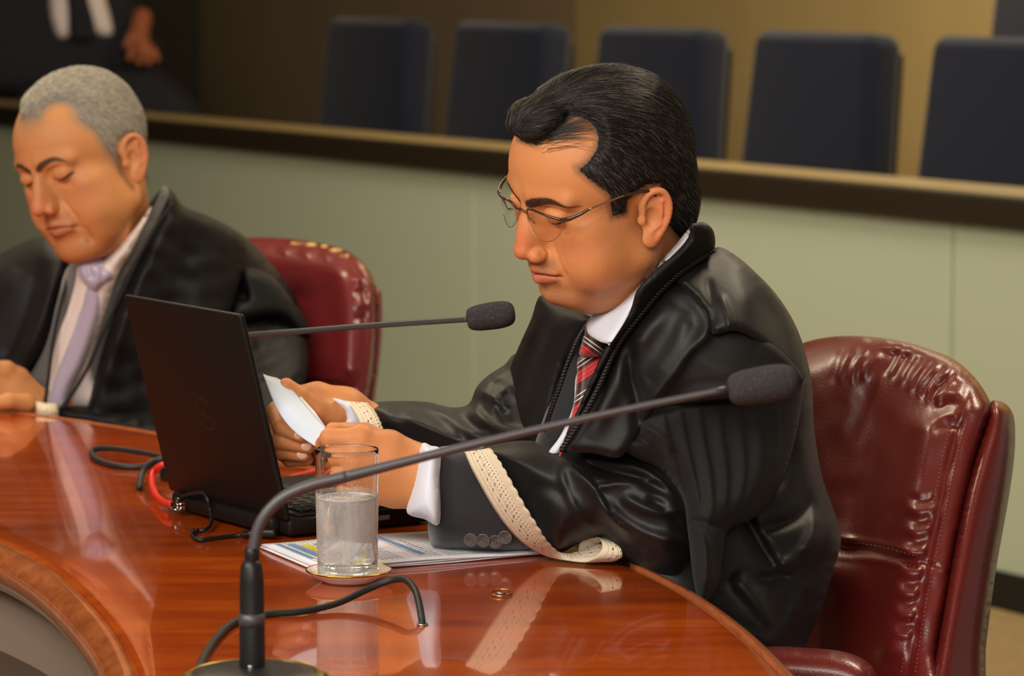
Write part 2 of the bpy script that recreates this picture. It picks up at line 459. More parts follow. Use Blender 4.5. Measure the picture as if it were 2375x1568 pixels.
M['brass'] = mat('old_brass', srgb(150, 132, 66), 0.35, 0.8)
M['steel'] = mat('steel', srgb(190, 190, 188), 0.25, 1.0)
M['porcelain'] = mat('porcelain', srgb(236, 230, 220), 0.12, coat=0.5)
M['paper'] = mat('paper', srgb(232, 232, 238), 0.8, spec=0.2)
M['paper_held'] = mat('held_paper', srgb(205, 216, 230), 0.8, spec=0.2)
M['blue_ink'] = mat('blue_highlight', srgb(112, 158, 206), 0.8)
M['yellow_ink'] = mat('yellow_highlight', srgb(236, 226, 30), 0.8)
M['ink'] = mat('print_ink', srgb(150, 150, 156), 0.8)
M['red_ink'] = mat('red_print_ink', srgb(206, 120, 110), 0.8)
M['chair_blue'] = cloth_mat('navy_upholstery', srgb(19, 22, 36), 0.85, 500, 0.15, 0, 10, 0.2)
M['panel'] = mat('glass_panel', srgb(170, 178, 156), 0.28, spec=0.4)
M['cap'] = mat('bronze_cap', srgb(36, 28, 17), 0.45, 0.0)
M['captop_lit'] = mat('lit_bronze_cap_top', srgb(150, 128, 84), 0.35)  # lit copy of the cap bronze: light on the top put into the colour
m = M['captop_lit']
M['skirt'] = mat('black_skirting', srgb(16, 16, 15), 0.5)
m = mat('khaki_wall_cloth', srgb(150, 128, 82), 0.9); t = NT(m); v = t.coord('Object', (1, 1, 0.25)); t.l(t.mix(t.noise(v, 3, 3), srgb(180, 154, 100), srgb(160, 138, 88)), t.b.inputs['Base Color']); M['wall_r'] = m
m = mat('brown_wall_cloth', srgb(122, 104, 78), 0.9); t = NT(m); v = t.coord('Object', (1, 1, 0.25)); t.l(t.mix(t.noise(v, 3, 3), srgb(160, 136, 104), srgb(140, 121, 92)), t.b.inputs['Base Color']); M['wall_l'] = m
M['wall_shade'] = mat('shaded_olive_wall', srgb(70, 66, 52), 0.9)  # shade of the less lit recess put into the wall colour
m = mat('carpet', srgb(150, 130, 92), 0.95, spec=0.1); t = NT(m)
v = t.coord('Object', (1, 1, 1), (0, 0, 0.56)); wv = t.n('ShaderNodeTexWave'); wv.inputs['Scale'].default_value = 26; wv.inputs['Distortion'].default_value = 3.0; wv.inputs['Detail'].default_value = 2; t.l(v, wv.inputs[0])
nn = t.noise(t.coord('Object', (1,1,1)), 30, 3)
c = t.mix(nn, srgb(122, 112, 96), srgb(196, 156, 92)); c = t.mix(t.math('MULTIPLY', wv.outputs[1], 0.55), c, srgb(84, 76, 64)); t.l(c, t.b.inputs['Base Color']); M['carpet'] = m
M['ceiling'] = mat('ceiling_paint', srgb(200, 192, 176), 0.9)
M['greylam'] = mat('grey_laminate', srgb(128, 110, 96), 0.3)
m = mat('clear_glass', (1, 1, 1, 1), 0.0, trans=1.0, ior=1.45); M['glass'] = m
m = mat('lens_glass', (1, 1, 1, 1), 0.0, trans=1.0, ior=1.05); M['lens'] = m
m = mat('water', (0.97, 0.98, 1.0, 1), 0.0, trans=1.0, ior=1.33); M['water'] = m
m = mat('droplets', (1, 1, 1, 1), 0.05, trans=1.0, ior=1.33); M['drop'] = m
# misted glass: condensation on the outside of the tumbler
m = mat('misted_glass', (1, 1, 1, 1), 0.12, trans=1.0, ior=1.2); t = NT(m)
v = t.coord('Object', (1, 1, 0.22)); n = t.noise(v, 90, 3, 0.6)
df = t.n('ShaderNodeBsdfDiffuse'); df.inputs[0].default_value = (0.86, 0.86, 0.84, 1); tl = t.n('ShaderNodeBsdfTranslucent'); tl.inputs[0].default_value = (0.9, 0.9, 0.88, 1)
a1 = t.n('ShaderNodeMixShader'); t.l(df.outputs[0], a1.inputs[1]); t.l(tl.outputs[0], a1.inputs[2]); a2 = t.n('ShaderNodeMixShader'); tp_ = t.n('ShaderNodeBsdfTransparent')
t.l(t.ramp(n, [(0.35, (0.18,)*3+(1,)), (0.70, (0.38,)*3+(1,))]), a2.inputs[0]); t.l(tp_.outputs[0], a2.inputs[1]); t.l(a1.outputs[0], a2.inputs[2])
t.l(a2.outputs[0], [x for x in t.t.nodes if x.type == 'OUTPUT_MATERIAL'][0].inputs[0]); M['mist'] = m

# ================================================================== ROOM
def planks(name, pts, z0, z1, mt, kind='structure'):
    V = []; F = []
    for p in pts: V += [(p[0], p[1], z0), (p[0], p[1], z1)]
    for i in range(len(pts)-1): F.append((2*i, 2*i+2, 2*i+3, 2*i+1))
    o = mesh(name, V, F, mt, None, False); o['kind'] = kind; return o
FL = mesh('floor', [(-12, -2, 0), (8, -2, 0), (8, 18, 0), (-12, 18, 0)], [(0,1,2,3)], M['carpet'], None, False); FL['kind'] = 'structure'
CE = mesh('ceiling', [(-12, -2, 3), (8, -2, 3), (8, 18, 3), (-12, 18, 3)], [(3,2,1,0)], M['ceiling'], None, False); CE['kind'] = 'structure'
P0 = Vector((0.995, 7.16, 0)); Dw = Vector((-0.530, 0.848, 0)); Nw = Vector((0.848, 0.530, 0))
RZ = math.atan2(Dw.y, Dw.x); RW = Matrix.Rotation(RZ, 3, 'Z')    # local x runs along the partition, local -y faces behind it
def rowhit(px, off):
    # point of the line parallel to the partition at distance off behind it, seen at column px (at mid height)
    a = (px-IW/2)/FPX*1.0; k = a/ (CS+SN*0.03)   # x = k*y
    q = P0+Nw*off; # q.x + s*Dw.x = k*(q.y+s*Dw.y)
    s = (k*q.y-q.x)/(Dw.x-k*Dw.y); return q+Dw*s, s
# partition: panels, cap rail, skirting
capz = 0.87
def along(s, off, z): p = P0+Dw*s+Nw*off; return Vector((p.x, p.y, z))
pw = []
sA = rowhit(2197, 0)[1]; sB = rowhit(1090, 0)[1]
LP = sB-sA; s0 = -3.2; s1 = 9.0
edges = [sA-LP, sA, sB, sB+LP, sB+2*LP, sB+3*LP]
root = empty('wall_partition', along(0, 0.05, 0), kind='structure')
for a, b in zip(edges[:-1], edges[1:]):
    bm = bmesh.new(); c = along((a+b)/2, 0.04, (0.075+capz-0.06)/2)
    box(bm, c, (b-a-0.006, 0.05, capz-0.06-0.075), RW, 0.002, 1); bmobj('panel', bm, M['panel'], root, False)
bm = bmesh.new(); c = along((s0+s1)/2, 0.075, (capz-0.075)/2); box(bm, c, (s1-s0, 0.02, capz-0.075), RW); bmobj('backing', bm, M['skirt'], root, False)
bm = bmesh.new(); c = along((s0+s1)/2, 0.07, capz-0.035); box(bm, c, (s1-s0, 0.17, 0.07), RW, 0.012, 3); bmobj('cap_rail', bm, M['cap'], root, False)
bm = bmesh.new(); c = along((s0+s1)/2, 0.075, capz+0.001); box(bm, c, (s1-s0, 0.15, 0.008), RW, 0.003, 2); bmobj('cap_top', bm, M['captop_lit'], root, False, 'bronze top face of the rail, coloured lighter as lit from above')
bm = bmesh.new(); c = along((s0+s1)/2, 0.03, 0.04); box(bm, c, (s1-s0, 0.05, 0.08), RW); o = bmobj('baseboard_partition', bm, M['skirt'], None, False); o['kind'] = 'structure'
# back walls: khaki section, brown section, recess with its shade in the colour
kx = rowhit(1335, 2.6)[0]; k0 = rowhit(2900, 2.6)[0]; kl = rowhit(470, 2.9)[0]
planks('wall_back', [k0+Vector((1.5, -2.4, 0)), k0, kx], 0, 3, M['wall_r'])
planks('wall_back_left', [kx, kl], 0, 3, M['wall_l'])
planks('wall_left', [kl, kl+Vector((-1.2, 0.5, 0)), kl+Vector((-5, 0.8, 0)), kl+Vector((-9, 0.0, 0)), kl+Vector((-9.5, -8.0, 0))], 0, 3, M['wall_shade'])
# row of navy auditorium chairs behind the partition
def aud_chair(zt=1.17):
    root = empty('auditorium_chair', (0, 0, 0), 'x', 'chair')
    def prt(name, c, s, bev, mt=M['chair_blue'], taper=0.0, rx=0.0):
        bm = bmesh.new(); box(bm, (0, 0, 0), s, None, bev, 5)
        for v in bm.verts:
            if taper: v.co.x *= 1-taper*(v.co.z/s[2]+0.5)
        bmesh.ops.transform(bm, matrix=Matrix.Translation(c) @ Matrix.Rotation(rx, 4, 'X'), verts=bm.verts)
        return bmobj(name, bm, mt, root)
    prt('backrest', (0, 0, (zt+0.42)/2), (0.575, 0.12, zt-0.42), 0.04, taper=0.14, rx=0.10)
    prt('back_shell', (0, -0.07, (zt+0.34)/2), (0.50, 0.03, zt-0.44), 0.012, M['black'], 0.14, 0.10)
    prt('seat', (0, 0.27, 0.43), (0.48, 0.48, 0.11), 0.04)
    prt('armrest', (-0.30, 0.18, 0.60), (0.04, 0.36, 0.04), 0.015, M['black'])
    prt('leg', (-0.2, 0.2, 0.19), (0.05, 0.34, 0.38), 0.01, M['black'])
    prt('leg', (0.2, 0.2, 0.19), (0.05, 0.34, 0.38), 0.01, M['black'])
    return root
proto = None
def copy_tree(o, parent=None):
    c = o.copy(); COL.objects.link(c); c.parent = parent
    for ch in [x for x in bpy.data.objects if x.parent == o]: copy_tree(ch, c)
    return c
cx = [(862, 'leftmost navy auditorium chair, seen whole above the bronze rail'), (1165, 'second navy auditorium chair from the left, standing behind the microphone foam'),
      (1512, 'navy auditorium chair behind the dark hair of the man with glasses'), (1888, 'navy auditorium chair with a black gap on its right, fourth from the left'),
      (2318, 'rightmost front row navy auditorium chair, cut by the right edge of the photo')]
for i, (px, lb) in enumerate(cx):
    p, s = rowhit(px, 0.70)
    if proto is None: proto = aud_chair(); o = proto
    else: o = copy_tree(proto)
    o.location = (p.x, p.y, 0); o.rotation_euler = (0, 0, RZ); o['label'] = lb; o['group'] = 'front row of auditorium chairs behind the partition'
o = copy_tree(proto); p, s = rowhit(2440, 1.75); o.location = (p.x, p.y, 0.0); o.rotation_euler = (0, 0, RZ)
del o['group']; o['label'] = 'navy chair of the second row at the top right corner'
o.scale = (1, 1, 1.12)
# ================================================================== TABLE (horseshoe)
outer = [(0.20, 1.2), (0.255, 1.9), (0.262, 2.5), tuple(T(1830, 1568)[:2]), tuple(T(1640, 1400)[:2]), tuple(T(1440, 1296)[:2]),
         (0.005, 3.70), (-0.13, 3.93), (-0.28, 4.17), tuple(T(360, 1002)[:2]), tuple(T(0, 950)[:2]), (-0.98, 4.86), (-1.5, 5.02), (-2.2, 5.05)]
inner = [(-0.33, 1.2), (-0.31, 1.9), (-0.305, 2.5), tuple(T(300, 1600)[:2]), tuple(T(290, 1530)[:2]), tuple(T(235, 1440)[:2]), tuple(T(130, 1336)[:2]), tuple(T(0, 1262)[:2]),
         (-0.66, 3.74), (-0.92, 3.98), (-1.3, 4.15), (-1.8, 4.22), (-2.2, 4.22)]
oc = resample(crom(outer, 10), 0.02); ic = resample(crom(inner, 10), 0.02)
table = empty('conference_table', (-0.1, 3.0, 0), 'curved horseshoe conference table with polished reddish brown wooden top', 'table')
def strip_table(name, A, B, prof_edge, mt):
    # top surface with a rounded moulding on both rims
    n = 150; f = lambda X: resample(X, np.linalg.norm(np.diff(X, axis=0), axis=1).sum()/(n-1))[:n]
    A = f(A); B = f(B); n = min(len(A), len(B)); A = A[:n]; B = B[:n]; V = []; F = []
    def nrm(X):
        t = np.gradient(X, axis=0); t /= np.linalg.norm(t, axis=1)[:, None]; return np.stack([t[:,1], -t[:,0]], 1)
    NA = nrm(A); NB = -nrm(B)
    pts = []
    for (o_, z) in prof_edge: pts.append(('a', o_, z))
    for k in range(1, 14): pts.append(('m', k/14, TZ))
    for (o_, z) in prof_edge[::-1]: pts.append(('b', o_, z))
    m = len(pts)
    for i in range(n):
        for q in pts:
            if q[0] == 'a': p = A[i]+NA[i]*q[1]
            elif q[0] == 'b': p = B[i]+NB[i]*q[1]
            else: p = A[i]*(1-q[1])+B[i]*q[1]
            V.append((p[0], p[1], q[2]))
    for i in range(n-1):
        for j in range(m): j2 = (j+1) % m; F.append((i*m+j, (i+1)*m+j, (i+1)*m+j2, i*m+j2))
    return np.array(V), F
prof = [(-0.05, TZ-0.045), (-0.004, TZ-0.045), (0.0, TZ-0.041), (0.0, TZ-0.030), (-0.002, TZ-0.024), (-0.001, TZ-0.014), (-0.003, TZ-0.006), (-0.008, TZ-0.001), (-0.016, TZ)]
V, F = strip_table('tabletop', oc, ic, prof, M['wood'])
o = mesh('tabletop', V, F, M['wood'], table)
# raised rim moulding on the inner side
icp = [Vector((p[0], p[1], TZ)) for p in ic[::2]]
def offs(X, d):
    t = np.gradient(X, axis=0); t /= np.linalg.norm(t, axis=1)[:, None]; return X+np.stack([t[:,1], -t[:,0]], 1)*d
M['wood_rim'] = mat('rim_wood', srgb(186, 104, 62), 0.18, coat=0.8, coatr=0.06); t = NT(M['wood_rim'])
v = t.coord('Object', (8, 8, 30)); n = t.noise(v, 3, 4, 0.6, 0.5); t.l(t.ramp(n, [(0.25, srgb(140, 70, 34)), (0.6, srgb(176, 98, 54)), (0.85, srgb(194, 120, 76))]), t.b.inputs['Base Color'])
def rim(name, X, sign, prf, mt, par):
    V = []; F = []; m = len(prf); X = np.array(X); t_ = np.gradient(X, axis=0); t_ /= np.linalg.norm(t_, axis=1)[:, None]; N_ = np.stack([t_[:,1], -t_[:,0]], 1)*sign
    for i in range(len(X)):
        for (o_, z) in prf: V.append((X[i,0]+N_[i,0]*o_, X[i,1]+N_[i,1]*o_, z))
    for i in range(len(X)-1):
        for j in range(m): j2 = (j+1) % m; F.append((i*m+j, i*m+j2, (i+1)*m+j2, (i+1)*m+j))
    o = mesh(name, V, F, mt, par)
    bm = bmesh.new(); bm.from_mesh(o.data); bmesh.ops.recalc_face_normals(bm, faces=bm.faces); bm.to_mesh(o.data); bm.free(); return o
cc = lambda cx, cz, r, a0, a1, n=8: [(cx+r*math.cos(math.radians(a0+(a1-a0)*k/n)), cz+r*math.sin(math.radians(a0+(a1-a0)*k/n))) for k in range(n+1)]
rim('edge_moulding', ic, -1, [(-0.002, TZ-0.044), (-0.002, TZ+0.001)]+cc(0.002, TZ-0.020, 0.021, 100, -70, 14)+[(0.006, TZ-0.046)], M['wood_rim'], table)
rim('edge_moulding', oc, 1, [(-0.002, TZ-0.044), (-0.002, TZ+0.0005)]+cc(0.001, TZ-0.008, 0.0085, 100, 0)+cc(0.003, TZ-0.026, 0.011, 60, -80)+[(0.002, TZ-0.046)], M['wood_rim'], table)
ii = offs(ic, -0.0)
def skirt(name, X, d, z0, z1, mt):
    X = offs(X, d); V = []; F = []
    for p in X: V += [(p[0], p[1], z0), (p[0], p[1], z1)]
    for i in range(len(X)-1): F.append((2*i, 2*i+2, 2*i+3, 2*i+1))
    o = mesh(name, V, F, mt, table); o.modifiers.new('t', 'SOLIDIFY').thickness = 0.02; return o
skirt('modesty_panel', ic, -0.035 if False else 0.04, 0.0, TZ-0.045, M['greylam'])
# grey laminate shelf ring inside the horseshoe, below the top
sh_in = offs(ic, -0.45); V = []; F = []
for p, q in zip(ic, sh_in): V += [(p[0]+0.03, p[1]+0.0, 0.60), (q[0], q[1], 0.60)]
for i in range(len(ic)-1): F.append((2*i, 2*i+1, 2*i+3, 2*i+2))
o = mesh('inner_shelf', V, F, M['greylam'], table, True, 'grey laminate surface below the inner edge'); o.modifiers.new('t', 'SOLIDIFY').thickness = 0.025

# ================================================================== LAPTOP
A = T(400, 1178); B = T(670, 1252); e1 = (B-A).normalized(); wl = (B-A).length; e2 = Vector((-e1.y, e1.x, 0))
if e2.x < 0: e2 = -e2
RL = Matrix((e1, e2, Vector((0,0,1)))).transposed()
mid = (A+B)/2; lap = empty('laptop', mid+e2*0.09, 'open black laptop with its dark lid turned to the camera, between the two seated men', 'laptop')
dl = 0.19
bm = bmesh.new(); box(bm, mid+e2*(dl/2)+Vector((0,0,0.0125)), (wl, dl, 0.019), RL, 0.005, 3); bmobj('base', bm, M['laptop'], lap)
bm = bmesh.new(); box(bm, mid+e2*(dl/2+0.004)+Vector((0,0,0.0235)), (wl-0.012, dl-0.02, 0.002), RL, 0.0008, 1); bmobj('keyboard_deck', bm, M['black'], lap)
for r in range(5):
    for c in range(13):
        bm = bmesh.new(); kw = (wl-0.03)/13
        p = mid+e1*((c-6)*kw)+e2*(0.030+r*0.0165)+Vector((0,0,0.0262))
        box(bm, p, (kw*0.84, 0.0138, 0.003), RL, 0.0009, 1); bmobj('key', bm, M['key'], lap)
bm = bmesh.new(); box(bm, mid+e2*0.148+Vector((0,0,0.0252)), (0.09, 0.052, 0.0012), RL, 0.0004, 1); bmobj('touchpad', bm, M['key'], lap)
bm = bmesh.new()
for k in range(7): box(bm, B+e2*(0.062+0.0055*k)+Vector((0,0,0.0125))+e1*0.0, (0.002, 0.0028, 0.009), RL)
bmobj('side_vent', bm, M['key'], lap, False)
bm = bmesh.new(); box(bm, B+e2*0.118+Vector((0,0,0.013)), (0.002, 0.013, 0.005), RL); bmobj('usb_port', bm, M['steel'], lap, False)
bm = bmesh.new(); box(bm, B+e2*0.045+Vector((0,0,0.013)), (0.002, 0.009, 0.0035), RL); bmobj('card_slot', bm, M['key'], lap, False)
# lid: leans back away from the keyboard
hz = 0.020; lean = -0.055; lh = 0.222
Lu = (Vector((0,0,lh))+e2*lean); lid_h = Lu.length; Lu.normalize(); Ln = e1.cross(Lu).normalized()
RLid = Matrix((e1, Lu, Ln)).transposed()
lc = mid+Vector((0,0,hz))+Lu*(lid_h/2)
bm = bmesh.new(); box(bm, lc, (wl+0.002, lid_h, 0.0075), RLid, 0.0034, 3)
lid = bmobj('lid', bm, M['laptop'], lap)
bm = bmesh.new(); sgn = 1 if Ln.dot(e2) > 0 else -1
box(bm, lc+Ln*sgn*0.004+Lu*0.004, (wl-0.016, lid_h-0.026, 0.0008), RLid); bmobj('screen', bm, mat('dark_screen', srgb(26, 30, 38), 0.2), lid, False)
# faint round maker's mark on the lid: ring with slanted letters
ringc = lc-Ln*sgn*0.0041-Lu*0.008+e1*0.004
V = []; F = []; nr = 48
for k in range(nr):
    a = 2*math.pi*k/nr
    for r in (0.0170, 0.0185): V.append(ringc+e1*(math.cos(a)*r)+Lu*(math.sin(a)*r))
for k in range(nr): k2 = (k+1) % nr; F.append((2*k, 2*k+1, 2*k2+1, 2*k2))
M['mark'] = mat('dim_lid_mark', srgb(50, 40, 32), 0.3, 0.4)
logo = mesh('logo', V, F, M['mark'], lid, False)
fc = bpy.data.curves.new('logo_letters', 'FONT'); fc.body = 'DELL'; fc.size = 0.0115; fc.align_x = 'CENTER'; fc.align_y = 'CENTER'; fc.extrude = 0.0001
fo = bpy.data.objects.new('logo_letters', fc); COL.objects.link(fo); fc.materials.append(M['mark'])
xr = -e1 if (-e1).cross(Lu).dot(-Ln*sgn) > 0 else e1
fo.matrix_world = Matrix.Translation(ringc-Ln*sgn*0.0002) @ Matrix((xr, Lu, xr.cross(Lu))).transposed().to_4x4()
bpy.context.view_layer.update(); me_ = bpy.data.meshes.new_from_object(fo.evaluated_get(bpy.context.evaluated_depsgraph_get())); mw = fo.matrix_world.copy()
me_.transform(mw); bpy.data.objects.remove(fo); lo_ = bpy.data.objects.new('logo_letters', me_); COL.objects.link(lo_); setpar(lo_, lid)
bm = bmesh.new(); box(bm, mid-e2*0.004+Vector((0,0,0.013)), (wl*0.86, 0.016, 0.018), RL, 0.005, 3); bmobj('hinge_bar', bm, M['laptop'], lap)
bm = bmesh.new(); box(bm, A+e1*0.035-e2*0.0125+Vector((0,0,0.013)), (0.011, 0.002, 0.008), RL, 0.0008, 1); bmobj('port', bm, M['steel'], lap)
for q in (A+e1*0.02+e2*0.02, B-e1*0.02+e2*0.02, A+e1*0.02+e2*(dl-0.02), B-e1*0.02+e2*(dl-0.02)):
    lathe('foot', [(0, 0), (0.005, 0), (0.005, 0.0035), (0, 0.0035)], q+Vector((0,0,0.0)), M['black'], lap, 16)

# ================================================================== CABLES
def on(px, py, h=0.003): return T(px, py, TZ+h)
rc = 0.0036
def cable(name, pts, r, mt, label, cat, group=None, sides=10):
    c = pts[len(pts)//2]; root = empty(name, (c[0], c[1], TZ), label, cat, group)
    tube('cord', pts, r, mt, root, sides, 8); return root
lift = lambda px, py, dep: W(px, py, dep)
dL = Tdep(1125)
cable('laptop_cable', [on(385, 1062, 0.02), on(330, 1050, 0.015), on(250, 1040, 0.010), on(214, 1046, 0.0040), on(225, 1066, 0.0038), on(270, 1080, 0.0038), on(330, 1082, 0.0038), on(385, 1066, 0.009), on(425, 1062, 0.012)], rc, M['rubber'], 'black cable making a loop on the table left of the laptop lid', 'cable')
cable('laptop_cable', [on(390, 1060, 0.03), on(362, 1068, 0.026), on(342, 1078, 0.022), on(330, 1096, 0.014), on(326, 1112, 0.008), on(323, 1131, 0.0038)], rc, M['rubber'], 'short black cable bending down to the table beside the red network cable', 'cable')
pl = mid+e2*0.0
rd = cable('network_cable', [on(388, 1076, 0.030), on(372, 1080, 0.028), on(356, 1094, 0.020), on(352, 1120, 0.012), on(362, 1148, 0.009), on(380, 1164, 0.010), on(400, 1170, 0.011)], 0.0037, M['red'], 'red network cable curving into the left rear corner of the laptop', 'cable')
pc = on(412, 1174, 0.012)
bm = bmesh.new(); box(bm, pc, (0.017, 0.010, 0.008), RL, 0.001, 1); bmobj('plug', bm, M['drop'], rd, False, 'clear plastic plug')
cable('network_cable', [on(640, 1122, 0.006), on(668, 1110, 0.006), on(700, 1101, 0.006), on(740, 1092, 0.0045), on(790, 1084, 0.004), on(830, 1080, 0.004), on(880, 1060, 0.004)], 0.0036, M['red'], 'red network cable lying behind the water glass, right of the laptop lid', 'cable')
pc_ = cable('power_cable', [on(400, 1172, 0.010), on(410, 1166, 0.016), on(430, 1150, 0.022), on(450, 1144, 0.030), on(472, 1144, 0.032), on(482, 1160, 0.026), on(488, 1185, 0.014), on(490, 1212, 0.006), on(478, 1228, 0.004),
    on(455, 1232, 0.003), on(446, 1242, 0.003), on(462, 1252, 0.003), on(500, 1248, 0.003), on(540, 1243, 0.003), on(560, 1240, 0.004)], 0.0022, M['black'], 'thin black power cable with a cable tie, plugged into the back of the laptop', 'cable')
tube('plug', [on(562, 1240, 0.005), on(585, 1238, 0.006), on(600, 1236, 0.007), on(640, 1236, 0.008)], [0.003, 0.0042, 0.005, 0.005], M['black'], pc_)
for k in range(5): lathe('strain_ring', [(0.0030, -0.0006), (0.0044, -0.0006), (0.0044, 0.0006), (0.003, 0.0006)], on(564+k*5, 1240-k*0.4, 0.0055), M['black'], pc_, 14, axis=(1, 0.1, 0))
for a_, b_ in (((446, 1236), (440, 1228)), ((448, 1236), (449, 1225)), ((452, 1236), (459, 1226))):
    tube('cable_tie', [on(*a_), on(*b_, 0.006)], 0.0009, M['black'], pc_, 6, 1)
c2 = cable('microphone_cable', [on(452, 1572, 0.004), on(480, 1510, 0.004), on(520, 1460, 0.004), on(560, 1436, 0.004), on(620, 1424, 0.004), on(700, 1418, 0.004), on(780, 1400, 0.006), on(850, 1368, 0.014), on(905, 1346, 0.022),
     on(940, 1345, 0.025), on(962, 1368, 0.020), on(972, 1400, 0.012), on(980, 1448, 0.0005)], 0.0034, M['rubber'], 'black cable crossing the table in front of the saucer into a small hole', 'cable')
lathe('grommet', [(0.0036, 0.0), (0.0052, 0.0), (0.0052, 0.0012), (0.0036, 0.0012)], on(980, 1449, 0.0002), M['steel'], c2, 24)
# small metal tab on the table
g = on(1162, 1376, 0.001); tab = empty('metal_tab', (g.x, g.y, TZ), 'small oval brass tab lying on the bare wood right of the saucer', 'tab')
V, F = tube_data([g+Vector((math.cos(a)*0.0105, math.sin(a)*0.006*3, 0.0006)) for a in [2*math.pi*k/24 for k in range(25)]], 0.0008, 6); mesh('ring', V, F, M['gold'], tab)
lathe('tongue', [(0, 0), (0.005, 0), (0.005, 0.001), (0, 0.001)], g, M['steel'], tab, 20)

# ================================================================== GLASS AND SAUCER
gc = T(806, 1334, TZ+0.006); gp = 8000/ Tdep(1334)
sau = empty('saucer', (gc.x, gc.y, TZ), 'white porcelain saucer with a thin gold rim under the water glass', 'saucer')
sc0 = (gc.x+0.0015, gc.y, TZ)
lathe('dish', [(0, 0.002), (0.024, 0.002), (0.026, 0), (0.028, 0.002), (0.037, 0.007), (0.0418, 0.0108), (0.0424, 0.0118), (0.0418, 0.0122), (0.036, 0.0085), (0.030, 0.0048), (0, 0.0045)], sc0, M['porcelain'], sau)
lathe('gold_rim', [(0.0412, 0.0118), (0.0420, 0.0125), (0.0428, 0.0117), (0.0425, 0.0106), (0.0416, 0.0111)], sc0, M['gold'], sau, closed=True)
gl = empty('water_glass', (gc.x, gc.y, TZ+0.0055), 'tall straight misted glass of cold water standing on the saucer', 'glass')
g0 = (gc.x, gc.y, TZ+0.0052); rg0, rg1, gh = 0.0292, 0.0313, 0.1265; wt = 0.0018; wl_z = 0.078
rr = lambda z: rg0+(rg1-rg0)*z/gh
lathe('tumbler', [(0, 0.0), (rg0-0.004, 0.0), (rg0-0.001, 0.001), (rg0, 0.004)]+[(rr(z), z) for z in (0.02, 0.04, 0.06, 0.08, 0.10, 0.12)]+[(rg1, gh-0.0012), (rg1-0.0002, gh-0.0005), (rg1-0.0006, gh-0.0001), (rg1-wt/2, gh), (rg1-wt+0.0006, gh-0.0001), (rg1-wt+0.0002, gh-0.0005), (rg1-wt, gh-0.0012)]+
      [(rr(z)-wt, z) for z in (0.12, 0.10, 0.08, 0.06, 0.04, 0.02)]+[(rg0-wt-0.0005, 0.010), (rg0-wt-0.004, 0.0075), (0, 0.0072)], g0, M['glass'], gl, 96)
lathe('water', [(0, 0.0074), (rg0-wt-0.004, 0.0077), (rg0-wt-0.0006, 0.0102)]+[(rr(z)-wt-0.0001, z) for z in (0.02, 0.04, 0.06, wl_z-0.001)]+[(rr(wl_z)-wt-0.0002, wl_z+0.0006), (rr(wl_z)-wt-0.0018, wl_z-0.0006), (0, wl_z-0.0008)], g0, M['water'], gl, 96)
lathe('meniscus', [(rr(wl_z)-wt-0.0003, wl_z+0.0012), (rr(wl_z)-wt-0.0003, wl_z-0.0012), (rr(wl_z)-wt-0.0016, wl_z-0.0004)], g0, mat('meniscus', (0.95,0.94,0.9,1), 0.3), gl, 96, closed=True)
# thin mist of condensation up to the water line and drops
lathe('mist', [(rr(z)+0.00008, z) for z in np.linspace(0.004, 0.084, 16)]+[(rr(z)+0.00030, z) for z in np.linspace(0.084, 0.004, 16)], g0, M['mist'], gl, 96, closed=True)['kind'] = 'stuff'
rs = np.random.RandomState(3); parts_ = []
tpl = bmesh.new(); bmesh.ops.create_icosphere(tpl, subdivisions=1, radius=1.0); tv = [v.co.copy() for v in tpl.verts]; tf = [tuple(v.index for v in f.verts) for f in tpl.faces]; tpl.free()
for k in range(900):
    z = rs.rand()**0.9*0.098+0.004; a = rs.rand()*2*math.pi; s = 0.00022+rs.rand()**3*0.0007
    if z > 0.088: s *= 0.7
    c = Vector(g0)+Vector((math.cos(a)*(rr(z)+0.0003), math.sin(a)*(rr(z)+0.0003), z))
    st = 1.0+rs.rand()*0.8; parts_.append(([c+Vector((v.x*s, v.y*s, v.z*s*st)) for v in tv], tf))
V, F = merge(*parts_); mesh('droplets', V, F, M['drop'], gl)['kind'] = 'stuff'

# ================================================================== PAPERS ON THE TABLE
Bc = T(742, 1333); u = (T(1250, 1291)-Bc).normalized(); v_ = Vector((-u.y, u.x, 0)); Ul = 0.262; Vl = (T(528, 1281)-Bc).length
Bc2 = Bc+u*0.001
RP = Matrix((u, v_, Vector((0,0,1)))).transposed()
def pp(a, b, z): return Bc2+u*a+v_*b+Vector((0,0,z))
doc = empty('document', Bc2+u*Ul/2+v_*Vl/2, 'printed document with blue and yellow highlighted lines lying under the near sleeve', 'document')
for k in range(3):
    V = []; F = []; nx = 20
    for i in range(nx+1):
        for j in range(9):
            a = i/nx*Ul; b = j/8*Vl*(1-0.0*k)
            z = 0.0008+0.0016*(k+1)+0.0012*math.sin(3*a/Ul+1.2)*(b < Vl*0.9)*(k/2)+0.0006*math.sin(9*a/Ul+2*k)
            V.append(pp(a+0.0015*k*(1-a/Ul*2), b+0.001*(2-k), z))
    F = [(i*9+j, (i+1)*9+j, (i+1)*9+j+1, i*9+j+1) for i in range(nx) for j in range(8)]
    o = mesh('sheet', V, F, M['paper'], doc); o.modifiers.new('t', 'SOLIDIFY').thickness = 0.0011
ztop = lambda a: 0.0008+0.0048+0.0012*math.sin(3*a/Ul+1.2)+0.0006*math.sin(9*a/Ul+4)+0.00035
def patch(bm, a0, a1, b0, b1):
    n = max(1, int((a1-a0)/0.012)); 
    for k in range(n):
        x0 = a0+(a1-a0)*k/n; x1 = a0+(a1-a0)*(k+1)/n
        q = [bm.verts.new(pp(x, y, ztop(x)+0.00005*zz)) for x, y, zz in ((x0,b0,pz),(x1,b0,pz),(x1,b1,pz),(x0,b1,pz))]; bm.faces.new(q)
